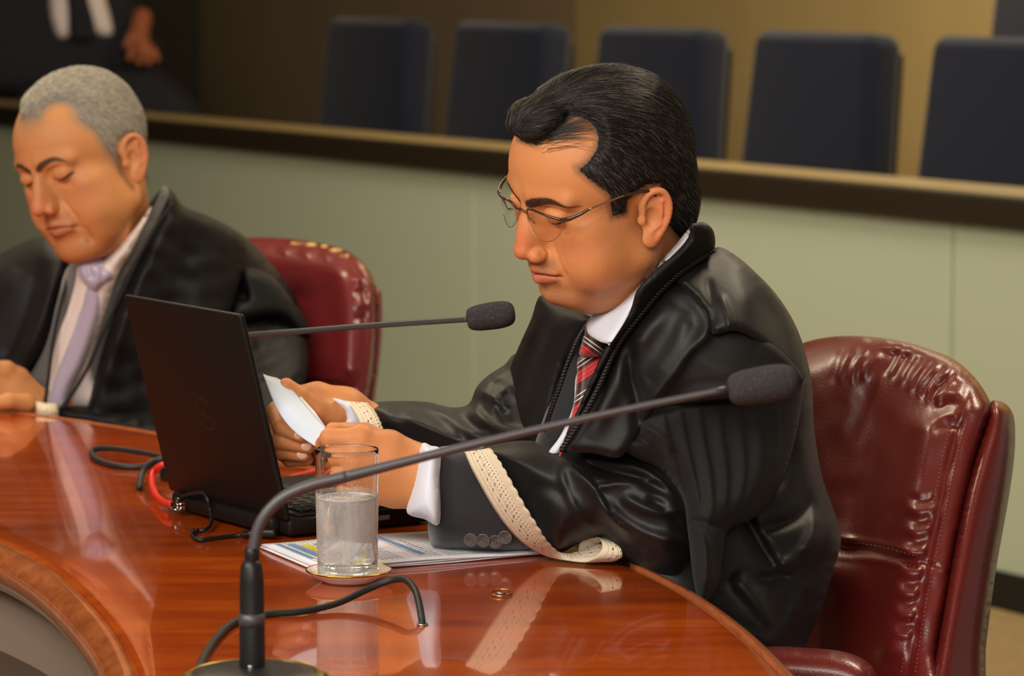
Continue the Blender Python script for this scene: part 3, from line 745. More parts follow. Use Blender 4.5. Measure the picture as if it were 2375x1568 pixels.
# lines of print run along v (the pages lie sideways to the camera)
def band(name, lst, mt):
    global pz
    bm = bmesh.new()
    for r in lst: patch(bm, *r)
    return bmobj(name, bm, mt, doc, False)
pz = 0
band('blue_highlight', [(0.012, 0.017, 0.055, Vl-0.012), (0.021, 0.030, 0.03, Vl-0.02), (0.046, 0.053, 0.06, Vl-0.03), (0.120, 0.127, 0.03, Vl-0.01)], M['blue_ink'])
band('yellow_highlight', [(0.033, 0.042, 0.02, Vl-0.03)], M['yellow_ink'])
pz = 3; L = []; rs = np.random.RandomState(11)
for k in range(46):
    a = 0.010+k*0.0053
    if a > Ul-0.01: break
    if 0.100 < a < 0.112: continue
    b = 0.014 if rs.rand() < 0.8 else 0.05
    while b < Vl-0.014:
        wd = 0.003+rs.rand()*0.009; L.append((a, a+0.0010, b, min(b+wd, Vl-0.012))); b += wd+0.0016
band('print', L, M['ink'])['kind'] = 'stuff'
band('red_print', [(0.136, 0.1375, 0.06+0.01*k, 0.067+0.01*k) for k in range(6)], M['red_ink'])

# ================================================================== MICROPHONES
def gooseneck(pts, r, mt, par, rib=0.0014):
    P = resample(crom(pts, 14), rib); rad = [r*(1.0 if i % 2 else 0.90) for i in range(len(P))]
    V, F = tube_data([Vector(p) for p in P], rad, 14); return mesh('gooseneck', V, F, mt, par)
def micfoam(a, b, rad, par, label):
    a = Vector(a); b = Vector(b); L = (b-a).length; ax = (b-a).normalized()
    prof = [(0, 0), (rad*0.45, 0.0), (rad*0.68, L*0.03), (rad*0.84, L*0.10), (rad*0.95, L*0.25), (rad, L*0.5), (rad*1.0, L*0.66), (rad*0.93, L*0.82), (rad*0.76, L*0.93), (rad*0.45, L*0.985), (0, L)]
    P = np.array(crom([(p[0], p[1], 0) for p in prof], 5)); prof = [(max(p[0], 0), p[1]) for p in P]
    return lathe('foam_windscreen', prof, a, M['foam'], par, 48, axis=ax, label=label)
M['goose'] = mat('gooseneck_metal', srgb(78, 75, 77), 0.4, 0.3)
# near microphone: dark round base, stem and long bent arm
dm = Tdep(1610); mb = T(590, 1622)
mic1 = empty('desk_microphone', mb, 'nearest gooseneck microphone, black stem with long arm bent to the right and blurred foam', 'microphone')
rb = 0.064
lathe('base', [(0, 0), (rb, 0), (rb+0.002, 0.003), (rb, 0.010), (rb*0.9, 0.020), (rb*0.6, 0.026), (0.016, 0.028), (0, 0.028)], mb, M['black'], mic1)
lathe('base_ring', [(rb*0.80, 0.0215), (rb*0.93, 0.0165), (rb*0.95, 0.019), (rb*0.82, 0.0238)], mb, M['brass'], mic1, closed=True, label='worn brass coloured ring of the base')
dmm = dm-0.0
top = W(586, 1290, pix(mb)[2]); z1 = top.z-mb.z
st = 0.0104
lathe('stem', [(0, 0.020), (st, 0.022), (st, z1-0.105), (st*1.03, z1-0.10), (st*1.03, z1-0.052), (st*0.98, z1-0.05), (st*0.98, z1-0.02), (st*0.86, z1-0.006), (st*0.55, z1), (0, z1)], (top.x, mb.y, mb.z), M['black'], mic1, 48)
lathe('ring_band', [(st*1.05, z1-0.056), (st*1.06, z1-0.045), (st*1.0, z1-0.045), (st*1.0, z1-0.056)], (top.x, mb.y, mb.z), M['goose'], mic1, 48, closed=True)
bm = bmesh.new(); box(bm, (top.x-0.001, mb.y-st*0.97, mb.z+z1-0.089), (0.004, 0.002, 0.004), None, 0.0008, 2); bmobj('screw', bm, M['steel'], mic1)
dq = pix((top.x, mb.y, top.z))[2]
pts = [W(x, y, dq+o_) for x, y, o_ in ((586, 1296, 0), (590, 1262, 0), (600, 1222, 0), (622, 1186, 0), (660, 1152, 0), (720, 1126, 0), (800, 1106, 0), (880, 1086, 0.0), (1050, 1043, 0.0), (1250, 995, 0), (1480, 944, 0), (1690, 902, 0))]
gooseneck(pts[:7], 0.0052, M['goose'], mic1, 0.0011)
r1 = tube('arm', pts[6:], [0.0050, 0.0042, 0.0036, 0.0031, 0.0029], M['goose'], mic1, 14)
lathe('collar', [(0.0052, 0), (0.0062, 0.001), (0.0062, 0.010), (0.005, 0.012)], (top.x+0.0003, mb.y, top.z-0.003), M['black'], mic1, 24)
micfoam(W(1690, 906, dq), W(1851, 880, dq), 0.0155, mic1, None)
# second microphone, behind the laptop: base hidden by the lid
d2 = 3.56
mb2 = Vector((W(440, 800, 3.95).x, 4.02, TZ))
mic2 = empty('desk_microphone', mb2, 'gooseneck microphone pointing at the man with glasses, its speckled grey foam in focus', 'microphone')
lathe('base', [(0, 0), (0.045, 0), (0.046, 0.003), (0.045, 0.010), (0.038, 0.020), (0.012, 0.026), (0, 0.026)], mb2, M['black'], mic2)
lathe('stem', [(0, 0.02), (0.0085, 0.022), (0.0085, 0.11), (0.006, 0.118), (0, 0.118)], mb2, M['black'], mic2, 32)
e = W(1084, 740, d2); pr = [mb2+Vector((0,0,0.11)), mb2+Vector((0,0,0.15)), mb2+Vector((0.006, -0.01, 0.19)), W(500, 784, 3.92), W(590, 776, 3.82), W(700, 768, 3.75), W(850, 756, 3.68), W(980, 747, 3.61), e]
gooseneck(pr, 0.0034, M['goose'], mic2, 0.0016)
micfoam(W(1083, 741, d2), W(1195, 725, d2), 0.0142, mic2, None)
# ================================================================== PEOPLE: heads
CR = np.array((1.0, 0, 0)); CU = np.array((0, SN, CS)); CT = np.array((0, -CS, SN))
def frame(F, L):
    F = np.array(F, float); L = np.array(L, float); F /= np.linalg.norm(F); L -= F*(L@F); L /= np.linalg.norm(L); U = np.cross(F, L)
    B = np.stack([CR, CU, CT], 0)
    return np.stack([F@B, L@B, U@B], 0)          # rows: world directions of forward, left, up
def place(V, q, C, B):
    s = np.array(q.get('sc', (1.0, 1.0, 1.0))); V = V*np.array([1, s[1], s[2]])
    x = V[:,0]; V = np.stack([np.where(x < 0, x*s[3] if len(s) > 3 else x, 0)+np.where(x > 0, x*s[0]+(1-s[0])*18*(1-np.exp(-np.maximum(x, 0)/18)), 0), V[:,1], V[:,2]], 1)
    return C+(V/1000.0)@B
def polydist(x, z, poly):
    P = np.stack([x, z], 1); A = np.array(poly+[poly[0]], float); d, _, _ = seg_dist(P, A); return np.where(inpoly(P, np.array(poly, float)), d, -d)
def head_sdf(P, q, ears=True):
    """P in mm, head axes: forward, left, up; q = build parameters"""
    y = np.abs(P[:,1]); A = np.stack([P[:,0], y, P[:,2]], 1); g = q.get; S = lambda *a: np.array(a, float)
    fat = g('fat', 0.0)
    d = s_ell(A, S(-8,0,46), S(97,g('cw',74),84))
    d = smin(d, s_ell(A, S(32,0,46), S(61,61,60)), 22)
    d = smin(d, s_ell(A, S(26,0,-20), S(57,59+fat*0.5,66)), 22)
    d = smin(d, s_cone(A, S(4,48+fat,-46), S(70,19,-82+g('chz',0)*0.8), 18+fat*0.5, 15), 18)
    d = smin(d, s_ell(A, S(79,0,-84+g('chz',0)), S(16,19,14)), 12)
    d = smin(d, s_ell(A, S(g('flo', 40),0,-80-fat), S(46,42+fat,22+fat)), 20)
    d = smin(d, s_ell(A, S(56,43,-2), S(22,21,17)), 18)
    d = smin(d, s_ell(A, S(58,36,-38), S(26,25+fat,30)), 18)
    d = smin(d, s_ell(A, S(76,0,-44), S(23,28,24)), 14)
    d = smin(d, s_cone(A, S(89,9,40), S(74,46,37), 8, 7), 12)
    d = smax(d, -s_ell(A, S(97,31,20), S(17,17,10.5)), 9)
    # nose
    d = smin(d, s_cone(A, S(91,0,30), S(111+g('nt',0),0,-7), 6.5, 8.5), 8)
    d = smin(d, s_ell(A, S(92,0,-6), S(19,13,22)), 8)
    d = smin(d, s_ell(A, S(114+g('nt',0),0,-13+g('nz',0)), S(10.5,10,9.5)), 6)
    d = smin(d, s_ell(A, S(102,12.5,-19+g('nz',0)), S(11,6.5,7.5)), 5)
    d = smax(d, -s_ell(A, S(106,6,-27+g('nz',0)), S(5.5,3,3.5)), 3)
    d = smax(d, -s_cone(A, S(97,18,-12), S(95,20,-24), 1.6, 1.2), 4)
    # naso labial folds and under eye
    nl = g('nl', 1.0)
    d = smax(d, -s_cone(A, S(99,19,-20), S(90,33,-44), 1.2*nl, 1.0*nl), 6*nl)
    d = smax(d, -s_cone(A, S(92,20,6), S(82,40,2), 1.3*nl, 0.8), 8)
    # eyes: ball, upper lid lowered, lower lid
    e = s_ell(A, S(77.5,31,20), S(12.6,13.5,12.6)); d = smin(d, e, 2.5)
    ul = s_ell(A, S(78.5,31,21.5), S(13.2,15,11.5)); d = smin(d, ul, 2.5)
    d = smax(d, -s_cone(A, S(89,20,29.5), S(86.5,40,30), 1.0, 0.9), 3)
    d = smax(d, -s_cone(A, S(86.5,18,16), S(88.3,30,13), 0.9, 1.0), 1.6)
    d = smax(d, -s_cone(A, S(88.3,30,13), S(79,45,17), 1.0, 0.8), 1.6)
    # mouth
    lf = g('lip', 1.0); mz = g('mz', 0); cz = g('cz', 0)
    d = smin(d, s_cone(A, S(99.5,0,-41+mz), S(90.5,23,-46+mz+cz*0.6), 5.6*lf, 2.6), 4.5)
    d = smin(d, s_cone(A, S(97.5,0,-54+mz), S(89.5,21,-50.5+mz+cz*0.6), 6.3*lf, 2.8), 4.5)
    d = smax(d, -s_cone(A, S(106.5,0,-47.5+mz), S(93.5,25.5,-48.5+mz+cz), 1.5, 1.2), 1.6)
    d = smax(d, -s_ell(A, S(91,29,-50+mz+cz), S(3.5,2.5,4)), 8)
    d = smax(d, -s_ell(A, S(103,0,-67+mz), S(6,20,4.5)), 9)
    d = smax(d, -s_cone(A, S(107,0,-30), S(106,0,-37), 1.3, 1.5), 3)
    if g('chub'): d = smin(d, s_ell(A, S(34,46,-34), S(34,17+g('chub'),38)), 20); d = smin(d, s_ell(A, S(20,0,-90), S(34,34,18)), 16)
    if g('nape'): d = smin(d, s_ell(A, S(-62,0,-12), S(38,50,50)), 20)
    if g('jowl'): d = smin(d, s_ell(A, S(52,44,-70), S(18,12,16)), 12); d = smax(d, -s_cone(A, S(84,29,-54), S(78,34,-76), 1.5, 1.5), 7)
    YZ = np.stack([y, P[:,2]], 1); fx = np.clip((P[:,0]-48)/12, 0, 1)
    def groove(d, pts, w_, dp):
        dd, tt, _ = seg_dist(YZ, np.array(pts, float)); return d+dp*np.exp(-(dd/w_)**2)*np.clip(np.minimum(tt, 1.02-tt)*5+0.25, 0, 1)*fx
    d = groove(d, [(17,-14),(24,-24),(31,-38),(34,-50+cz)], 2.4, 1.0*nl)
    d = groove(d, [(-1,-47.5+mz),(12,-47.0+mz),(21,-48+mz+cz*0.5),(27,-49.5+mz+cz)], 1.3, 2.0)
    d = groove(d, [(17.5,16),(30,12.4),(38,13),(46,17)], 1.2, 1.2)
    d = groove(d, [(17,24),(30,31),(44,25)], 1.6, 0.8)
    d = groove(d, [(18,8),(30,4),(42,8)], 2.6, 0.7*nl)
    if g('jowl'): d = groove(d, [(30,-53),(35,-62),(34,-76)], 3.0, 1.8); d = groove(d, [(-1,58),(20,60),(40,56)], 2.5, 0.4)
    # neck
    nb = g('neck'); 
    if nb is not None: d = smin(d, s_cone(P, S(-22,0,-30), nb, g('nr', 56), g('nr2', 62)), 22)
    if ears:
        Q = A.copy(); Q -= S(g('earf',-4),76,g('earz',2)); Q = np.stack([Q[:,0], Q[:,1], Q[:,2]], 1)
        ta = math.radians(g('eart', 12)); R = np.array([[math.cos(ta), 0, math.sin(ta)], [0,1,0], [-math.sin(ta), 0, math.cos(ta)]]); Q = Q @ R.T
        Q[:,1] -= -0.42*np.clip(Q[:,0]-4, -30, 8)*1.0      # flares outwards to the back
        Q /= g('es', 1.0)
        Q[:,0] *= g('enar', 1.12); e = s_ell(Q, S(-8,-2,4), S(15,4,27))
        hp = [(5,-1,4),(8,0,15),(4,2,26),(-5,3,31.5),(-15,3,29),(-21,3,18),(-21,2,4),(-16,1,-9),(-10,0,-19)]
        hp = crom(hp, 3)
        for a, b in zip(hp[:-1], hp[1:]): e = smin(e, s_cone(Q, a, b, 3.4, 3.4), 2)
        for a, b in zip([(-13,1.5,21),(-14,1.5,8),(-11,1,-4)], [(-14,1.5,8),(-11,1,-4),(-3,0,-12)]): e = smin(e, s_cone(Q, a, b, 2.6, 2.8), 3)
        e = smin(e, s_ell(Q, S(-4,-1,-21), S(9,4.2,9)), 5)
        e = smax(e, -s_ell(Q, S(-3,6.5,3), S(9,10.5,12.5)), 2)
        e = smax(e, -s_cone(Q, S(-1,3.5,22), S(-10,3.5,25), 2.2, 2.2), 2); e = smax(e, -s_cone(Q, S(-16,4,18), S(-16,3.5,4), 1.3, 1.2), 1.5)
        e = smin(e, s_ell(Q, S(7,-1.5,-1), S(4,4,5)), 4)
        d = smin(d, e*g('es', 1.0), 3)
    return d
def hair_thick(P, q):
    y = np.abs(P[:,1]); m = polydist(P[:,0], P[:,2], q['poly'])
    if 'recess' in q: m = np.minimum(m, s_ell(np.stack([P[:,0], y, P[:,2]], 1), np.array(q['recess'][0], float), q['recess'][1])*0.8)
    if q.get('jag'): m = m+q['jag']*(np.sin(P[:,2]*0.9+P[:,0]*0.3)+np.sin(P[:,0]*1.1-P[:,2]*0.4))
    top = np.clip((P[:,2]-70)/45, 0, 1); front = np.clip((P[:,0]-20)/50, 0, 1)
    t = q['ts']+(q['tt']-q['ts'])*top+q['tf']*top*front
    s = np.clip(m/q.get('soft', 12), -1, 1); s = np.where(s > 0, s*s*(3-2*s), s)
    return np.where(s > 0, t*s-1.2*(1-s), -1.2+4*s)
def hair_sdf(P, q):
    d = head_sdf(P, q, False)-hair_thick(P, q)
    for c, r in q.get('extra', []): d = smin(d, s_ell(P, np.array(c, float), np.array(r, float)), 8)
    return d
def build_head(q, C, B, parent_mat, res=1.3):
    """returns world verts, faces and colour masks"""
    f = lambda P: head_sdf(P, q)
    V, F = surface_net(f, (-115,-100,q['zlo']), (132,100,138), res)
    V = relax(V, F, 1, 0.35)
    y = np.abs(V[:,1]); x = V[:,0]; z = V[:,2]; mz = q.get('mz', 0)
    A = np.stack([x, y, z], 1)
    ss = lambda v, a, b: np.clip((v-a)/(b-a), 0, 1)**2*(3-2*np.clip((v-a)/(b-a), 0, 1))
    lip = np.minimum(s_cone(A, (101,0,-43+mz), (92,23,-47.0+mz+q.get('cz',0)*0.7), 4.6*q.get('lip',1), 1.6), s_cone(A, (100,0,-54+mz), (91,21,-50.5+mz+q.get('cz',0)*0.7), 5.0*q.get('lip',1), 1.8))
    lip = 1-ss(lip, -0.5, 2.0)
    dm_, _, _ = seg_dist(np.stack([y, z], 1), np.array([(-1,-47.5+mz),(12,-47.0+mz),(21,-48+mz+q.get('cz',0)*0.5),(26,-49.3+mz+q.get('cz',0))], float)); mouth_shade = (1-ss(dm_, 0.3, 1.5))*(x > 70)  # shade in the mouth crease, painted as a dark line
    bz = q.get('bz', 0)
    bp = q.get('brow', [(9,35),(22,40),(38,42),(56,33)]); bp = [(u_, v_+bz) for u_, v_ in bp]; YZ = np.stack([y, z], 1); dd, tt, _ = seg_dist(YZ, np.array(crom([b_+(0,) for b_ in bp], 5))[:, :2])
    wv = np.interp(tt, [0, 0.2, 0.6, 1.0], [4.4, 4.8, 3.4, 0.8])*q.get('bw', 1.0); brow = (1-ss(dd-wv, -1.6, 1.0))*(x > 50)
    beard = ss(-z, 24, 34)*ss(x, 20, 50)*(1-lip); beard *= np.maximum(ss(-z, 56, 68), ss(30-y, 0, 10)*ss(x, 80, 88))
    dl_, tl_, _ = seg_dist(YZ, np.array(crom([(17.5,16,0),(30,12.8,0),(38,13.4,0),(46,17,0)], 5))[:, :2]); lash_crease = (1-ss(dl_-np.interp(tl_, [0,0.5,1], [0.5,1.0,0.7])*q.get('lw', 1.0), -0.4, 1.0))*(x > 66)
    hm = ss(hair_thick(V, q), q.get('hs0', -2.5), 0.5) if 'poly' in q else x*0
    if 'poly' in q: hm *= head_sdf(V, q, False) < 2.0
    red = np.maximum(ss(x, 100, 112)*ss(-z+20, 0, 20)*0.8, (1-ss(s_ell(A, (64,44,-14), (20,20,16)), -6, 8))*0.5); red = np.maximum(red, ss(y, 78, 84)*0.8)
    Wd = place(V, q, C, B)
    return Wd, F, dict(lip=lip, brow=brow, beard=beard, lash_crease=np.maximum(lash_crease, mouth_shade*0.75), hairm=hm, red=red), V
def skin_mat(name, base, dark, redc, lipc, browc, beardc, hairc, lash_crease=True):
    m = mat(name, base, 0.52, spec=0.36, sss=0.10, coat=0.03, coatr=0.4); t = NT(m); v = t.coord('Object')
    n = t.noise(v, 26, 4, 0.6); c = t.mix(t.math('MULTIPLY', n, 0.35), base, dark)
    def at(nm):
        a = t.n('ShaderNodeAttribute'); a.attribute_name = nm; return a.outputs['Fac']
    c = t.mix(t.math('MULTIPLY', at('red'), 0.6), c, redc)
    fine = t.noise(v, 900, 2, 0.7)
    c = t.mix(t.math('MULTIPLY', at('beard'), t.math('MULTIPLY_ADD', fine, 1.2, -0.1), clamp=True), c, beardc)
    c = t.mix(t.math('MULTIPLY', at('lip'), 0.8), c, lipc)
    hv = t.noise(t.coord('Object', (1, 1, 1)), 700, 2, 0.8)
    c = t.mix(t.math('MULTIPLY', at('brow'), t.math('MULTIPLY_ADD', hv, 0.8, 0.55), clamp=True), c, browc)
    c = t.mix(at('hairm'), c, hairc)
    c = t.mix(t.math('MULTIPLY', at('lash_crease'), 0.85), c, browc)
    t.l(c, t.b.inputs['Base Color'])
    f2 = t.noise(v, 420, 3, 0.7); f3 = t.noise(v, 60, 3); t.bump(t.math('ADD', f2, t.math('MULTIPLY', f3, 1.2)), 0.32, 0.0012)
    return m
def hair_strands(name, q, C, B, parent, mt, N, step, npt, flow, rad=0.00014, lift=(-1.5, 1.2), region=None, seed=1, hv=None, droop=0.0, flat=False):
    """combed strands following the scalp; q gives scalp, hv = hair surface vertices (mm) used as roots"""
    rs = np.random.RandomState(seed); idx = rs.randint(0, len(hv), N); P = hv[idx]+rs.randn(N, 3)*0.5
    f = (lambda X: head_sdf(X, q, False)-np.maximum(hair_thick(X, q), 0.5)) if flat else (lambda X: hair_sdf(X, q))
    if region is not None: P = P[region(P)]
    N = len(P); out = np.empty((N, npt, 3)); lf = lift[0]+rs.rand(N)*(lift[1]-lift[0])
    def grad(X, e=0.6):
        g = np.stack([f(X+np.eye(3)[k]*e)-f(X-np.eye(3)[k]*e) for k in range(3)], 1); return g/(np.linalg.norm(g, axis=1)[:, None]+1e-9)
    wob = rs.randn(N, 3)*0.16
    for k in range(npt):
        g = grad(P); d = f(P); tgt = lf*(0.2+0.8*k/(npt-1))+droop*k
        P = P-g*(np.clip(d-tgt, -6, 6))[:, None]; out[:, k] = P
        v = flow(P)+wob; v = v-g*(v*g).sum(1)[:, None]; v /= np.linalg.norm(v, axis=1)[:, None]+1e-9
        P = P+v*step
    Wd = place(out.reshape(-1, 3), q, C, B)
    hc = bpy.data.hair_curves.new(name); hc.add_curves([npt]*N)
    hc.attributes['position'].data.foreach_set('vector', Wd.astype(np.float32).ravel())
    ra = hc.attributes.get('radius') or hc.attributes.new('radius', 'FLOAT', 'POINT')
    tp = np.tile(np.linspace(1, 0.35, npt), N)*rad; ra.data.foreach_set('value', tp.astype(np.float32))
    o = bpy.data.objects.new(name, hc); COL.objects.link(o); hc.materials.append(mt); setpar(o, parent); o['kind'] = 'stuff'
    return o
def hair_mat(name, c1, c2, frac, rough=0.35):
    m = mat(name, c1, rough, spec=0.6); t = NT(m)
    ci = t.n('ShaderNodeHairInfo'); r = t.ramp(ci.outputs['Random'], [(0.0, c1), (max(0.01, 1-frac-0.08), c1), (min(0.99, 1-frac+0.08), c2), (1.0, c2)]) if frac < 1 else None
    t.l(r, t.b.inputs['Base Color']); return m
# ------------------------------------------------------------------ man with glasses: head
H1C = np.array(W(1396, 466, 3.43)); H1B = frame((-0.83, -0.355, 0.42), (0.505, -0.25, 0.825))
Q1 = dict(fat=5.0, nt=-3.0, nz=-5, flo=26, cw=75, zlo=-175, sc=(0.86, 1.05, 0.95, 0.97), chub=5, chz=9, enar=1.25, earz=-2, brow=[(9,32),(22,37),(38,39),(56,31)], bw=1.15, eart=14, es=1.0, earf=-1, nr=54, nr2=54, lip=1.2, nl=1.2, jag=0.35,
          poly=[(110,84),(90,93),(74,90),(60,80),(62,67),(54,56),(46,46),(38,36),(37,8),(15,6),(11,22),(4,27),(-8,30),(-22,26),(-30,4),(-33,-28),(-56,-62),(-125,-74),(-135,160),(110,160)],
          recess=((60,42,97),(36,26,25)), extra=[((72,-2,110),(20,28,12)),((56,-2,118),(26,34,13))], nape=1,
          ts=3.6, tt=11.0, tf=2.0, soft=14)
nbw = np.array(W(1500, 690, 3.49)); Q1['neck'] = (nbw-H1C)@H1B.T*1000
man1 = empty('person', tuple(W(1560, 1250, 3.5)), 'dark haired man in glasses and black satin robe with lace cuffs, reading a sheet', 'person')
M['skin1'] = skin_mat('warm_skin', srgb(208, 138, 86), srgb(192, 116, 66), srgb(204, 108, 78), srgb(180, 96, 76), srgb(34, 24, 20), srgb(134, 94, 66), srgb(96, 70, 52))
Wd, Fc, at, Vl1 = build_head(Q1, H1C, H1B, None, RES)
b1 = npmesh('body', Wd, Fc, M['skin1'], man1, True, None, at)
M['hair_dark'] = mat('dark_hair', srgb(22, 18, 16), 0.75, spec=0.3)
hV, hF = surface_net(lambda P: hair_sdf(P, Q1), (-122,-95,-75), (125,95,152), 1.8)
hair1 = npmesh('hair', place(hV, Q1, H1C, H1B), hF, M['hair_dark'], man1)
hd_ = head_sdf(hV, Q1, False); hv = hV[(hd_ > 0.2)]
M['hair1'] = hair_mat('dark_hair_strands', srgb(20, 17, 15), srgb(120, 108, 96), 0.10)
def flow1(P):
    up = np.clip((P[:,2]-72)/30, 0, 1)[:, None]; side = np.array([[-0.55, 0, -1.0]]); topf = np.stack([np.full(len(P), -1.0), P[:,1]*0.016, np.full(len(P), -0.15)], 1)
    return side*(1-up)+topf*up
def flow_side(P): return np.stack([np.full(len(P), -0.62), 0*P[:,0], np.full(len(P), -1.0)], 1)
M['hair1s'] = hair_mat('short_hair_strands', srgb(26, 21, 18), srgb(126, 112, 98), 0.16, 0.5)
if STR:
    hair_strands('hair_strands', Q1, H1C, H1B, hair1, M['hair1'], 15000, 3.0, 9, flow1, 0.00016, hv=hv, lift=(-1.2, 1.8), region=lambda P: P[:,2] > 62)
    hair_strands('hair_strands', Q1, H1C, H1B, hair1, M['hair1s'], 26000, 1.7, 6, flow_side, 0.00014, hv=hv, lift=(-0.6, 2.4), region=lambda P: P[:,2] < 92, seed=4)
    hair_strands('hair_strands', Q1, H1C, H1B, hair1, M['hair1'], 1800, 5.0, 9, flow1, 0.00014, lift=(0, 3.5), region=lambda P: P[:,2] > 80, seed=5, hv=hv)
    sp = hV[(hV[:,1] > 8) & (hV[:,1] < 34) & (hV[:,0] > 62) & (hV[:,2] > 92)]
    def flow2(P): return np.stack([np.full(len(P), -1.0), 0.38+0*P[:,0], np.full(len(P), -0.15)], 1)
    hair_strands('hair_strands', Q1, H1C, H1B, hair1, M['hair1'], 230, 5.0, 12, flow2, 0.00014, lift=(0.4, 2.2), seed=8, hv=sp, flat=True)
    sp = hV[(hV[:,1] > 22) & (hV[:,1] < 50) & (hV[:,0] > 44) & (hV[:,2] > 84)]
    hair_strands('hair_strands', Q1, H1C, H1B, hair1, M['hair1'], 60, 4.0, 9, flow2, 0.00013, lift=(0.2, 1.5), seed=18, hv=sp, flat=True)
# ------------------------------------------------------------------ glasses (worn, a thing of their own)
def hp1(pts): return [Vector(p) for p in place(np.array(pts, float)+np.array([0,0,7.0]), Q1, H1C, H1B)]
gcen = hp1([(100,0,20)])[0]
gl1 = empty('eyeglasses', tuple(gcen), 'brown half-rim eyeglasses worn low on the nose of the man reading', 'eyeglasses')
M['tort'] = mat('tortoise_acetate', srgb(58, 38, 24), 0.2, coat=0.5); M['goldwire'] = mat('pale_gold_wire', srgb(196, 160, 120), 0.25, 0.9)
gf = -2.0; gu = 7.0
for sy in (1, -1):
    topr = [(104+gf,9,16),(105+gf,13,22),(105+gf,21,24),(103+gf,32,22.5),(99+gf,42,20),(94+gf,51,17.5),(92+gf,54,17)]
    low = [(93+gf,53.5,9),(96+gf,50,0),(101+gf,41,-7),(105+gf,30,-8.5),(107+gf,19,-4),(105+gf,10,7)]
    fx = lambda L_: [(p[0], p[1]*sy, p[2]) for p in L_]
    tube('frame_rim', hp1(fx(topr)), [0.0008,0.0012,0.0013,0.0012,0.0013,0.0016,0.0017], M['tort'], gl1, 10)
    tube('lens_edge', hp1(fx([topr[-1]]+low+[topr[0]])), 0.00035, M['goldwire'], gl1, 6)
    ring = hp1(fx([tuple(p) for p in crom(topr+low, 4, True)])); cen = sum(ring, Vector())/len(ring)
    nrm = (ring[0]-cen).cross(ring[len(ring)//4]-cen).normalized()*0.0006
    n = len(ring); V = [cen+nrm]+[p+nrm for p in ring]+[cen-nrm]+[p-nrm for p in ring]
    F = [(0, 1+k, 1+(k+1) % n) for k in range(n)]+[(n+1, n+2+(k+1) % n, n+2+k) for k in range(n)]+[(1+k, n+2+k, n+2+(k+1) % n, 1+(k+1) % n) for k in range(n)]
    mesh('lens', V, F, M['lens'], gl1, False)
    tube('temple_hinge', hp1(fx([(93+gf,53.5,17),(86,62,18.5),(76,69,22),(64,73,25.5)])), [0.0018,0.0022,0.0018,0.0014], M['tort'], gl1, 10)
    tube('temple', hp1(fx([(66,73,25.5),(40,75,26),(22,76,26)])), 0.0010, M['goldwire'], gl1, 8)
    tube('temple_tip', hp1(fx([(24,76,26),(8,78,25),(-6,80,22),(-16,79,10),(-20,78,-4)])), [0.0013,0.0016,0.0018,0.0016], M['tort'], gl1, 8)
    tube('nose_pad', hp1(fx([(104+gf,9,16),(102+gf,8,10),(98+gf,9.5,4)])), [0.0008,0.001,0.0016], M['goldwire'], gl1, 8)
tube('bridge', hp1([(104+gf,9,17),(106+gf,4,20),(106.5+gf,0,20.5),(106+gf,-4,20),(104+gf,-9,17)]), 0.0011, M['tort'], gl1, 10)

# ------------------------------------------------------------------ older man: head
H2C = np.array(W(206, 393, 4.65)); H2B = frame((-0.55, -0.39, 0.74), (0.775, 0.09, 0.62))
Q2 = dict(chub=4, fat=4.0, nt=0.0, nz=-1, cw=74, zlo=-175, sc=(0.97, 1.0, 1.02), eart=6, es=1.02, earf=-3, earz=0, nr=54, nr2=52, lip=0.85, nl=2.0, jag=0.3, cz=-4, jowl=1, bz=-2, brow=[(9,36),(20,42),(36,44),(50,35)], bw=1.0, lw=1.8,
          poly=[(110,78),(92,84),(78,94),(62,92),(50,80),(44,66),(36,54),(32,36),(20,10),(14,-4),(8,-4),(6,20),(0,28),(-20,26),(-28,6),(-31,-22),(-50,-52),(-125,-62),(-135,160),(110,160)],
          recess=((64,40,88),(26,20,20)), extra=[], ts=2.5, tt=5.0, tf=2.0, soft=16, hs0=-3.5)
n2w = np.array(W(268, 640, 4.83)); Q2['neck'] = (n2w-H2C)@H2B.T*1000
man2 = empty('person', tuple(W(250, 900, 4.8)), 'grey haired older man in open black robe with lilac tie, looking down at the table', 'person')
M['skin2'] = skin_mat('tan_skin', srgb(204, 140, 88), srgb(190, 116, 66), srgb(200, 114, 80), srgb(170, 98, 74), srgb(60, 42, 34), srgb(168, 104, 60), srgb(150, 128, 104))
Wd, Fc, at, Vl2 = build_head(Q2, H2C, H2B, None, RES*1.15)
b2 = npmesh('body', Wd, Fc, M['skin2'], man2, True, None, at)
M['hair_grey'] = mat('grey_hair', srgb(140, 132, 118), 0.85, spec=0.2); M['hair2'] = hair_mat('grey_hair_strands', srgb(122, 115, 104), srgb(196, 188, 172), 0.6, 0.5)
hV, hF = surface_net(lambda P: hair_sdf(P, Q2), (-122,-95,-75), (125,95,152), 2.2)
hair2 = npmesh('hair', place(hV, Q2, H2C, H2B), hF, M['hair_grey'], man2)
if STR:
    hv2 = hV[head_sdf(hV, Q2, False) > 0.2]
    hair_strands('hair_strands', Q2, H2C, H2B, hair2, M['hair2'], 14000, 1.6, 5, lambda P: flow1(P)*np.array([1,1,1])+np.array([0,0,0.0]), 0.00020, hv=hv2, lift=(0, 2.4), seed=9)
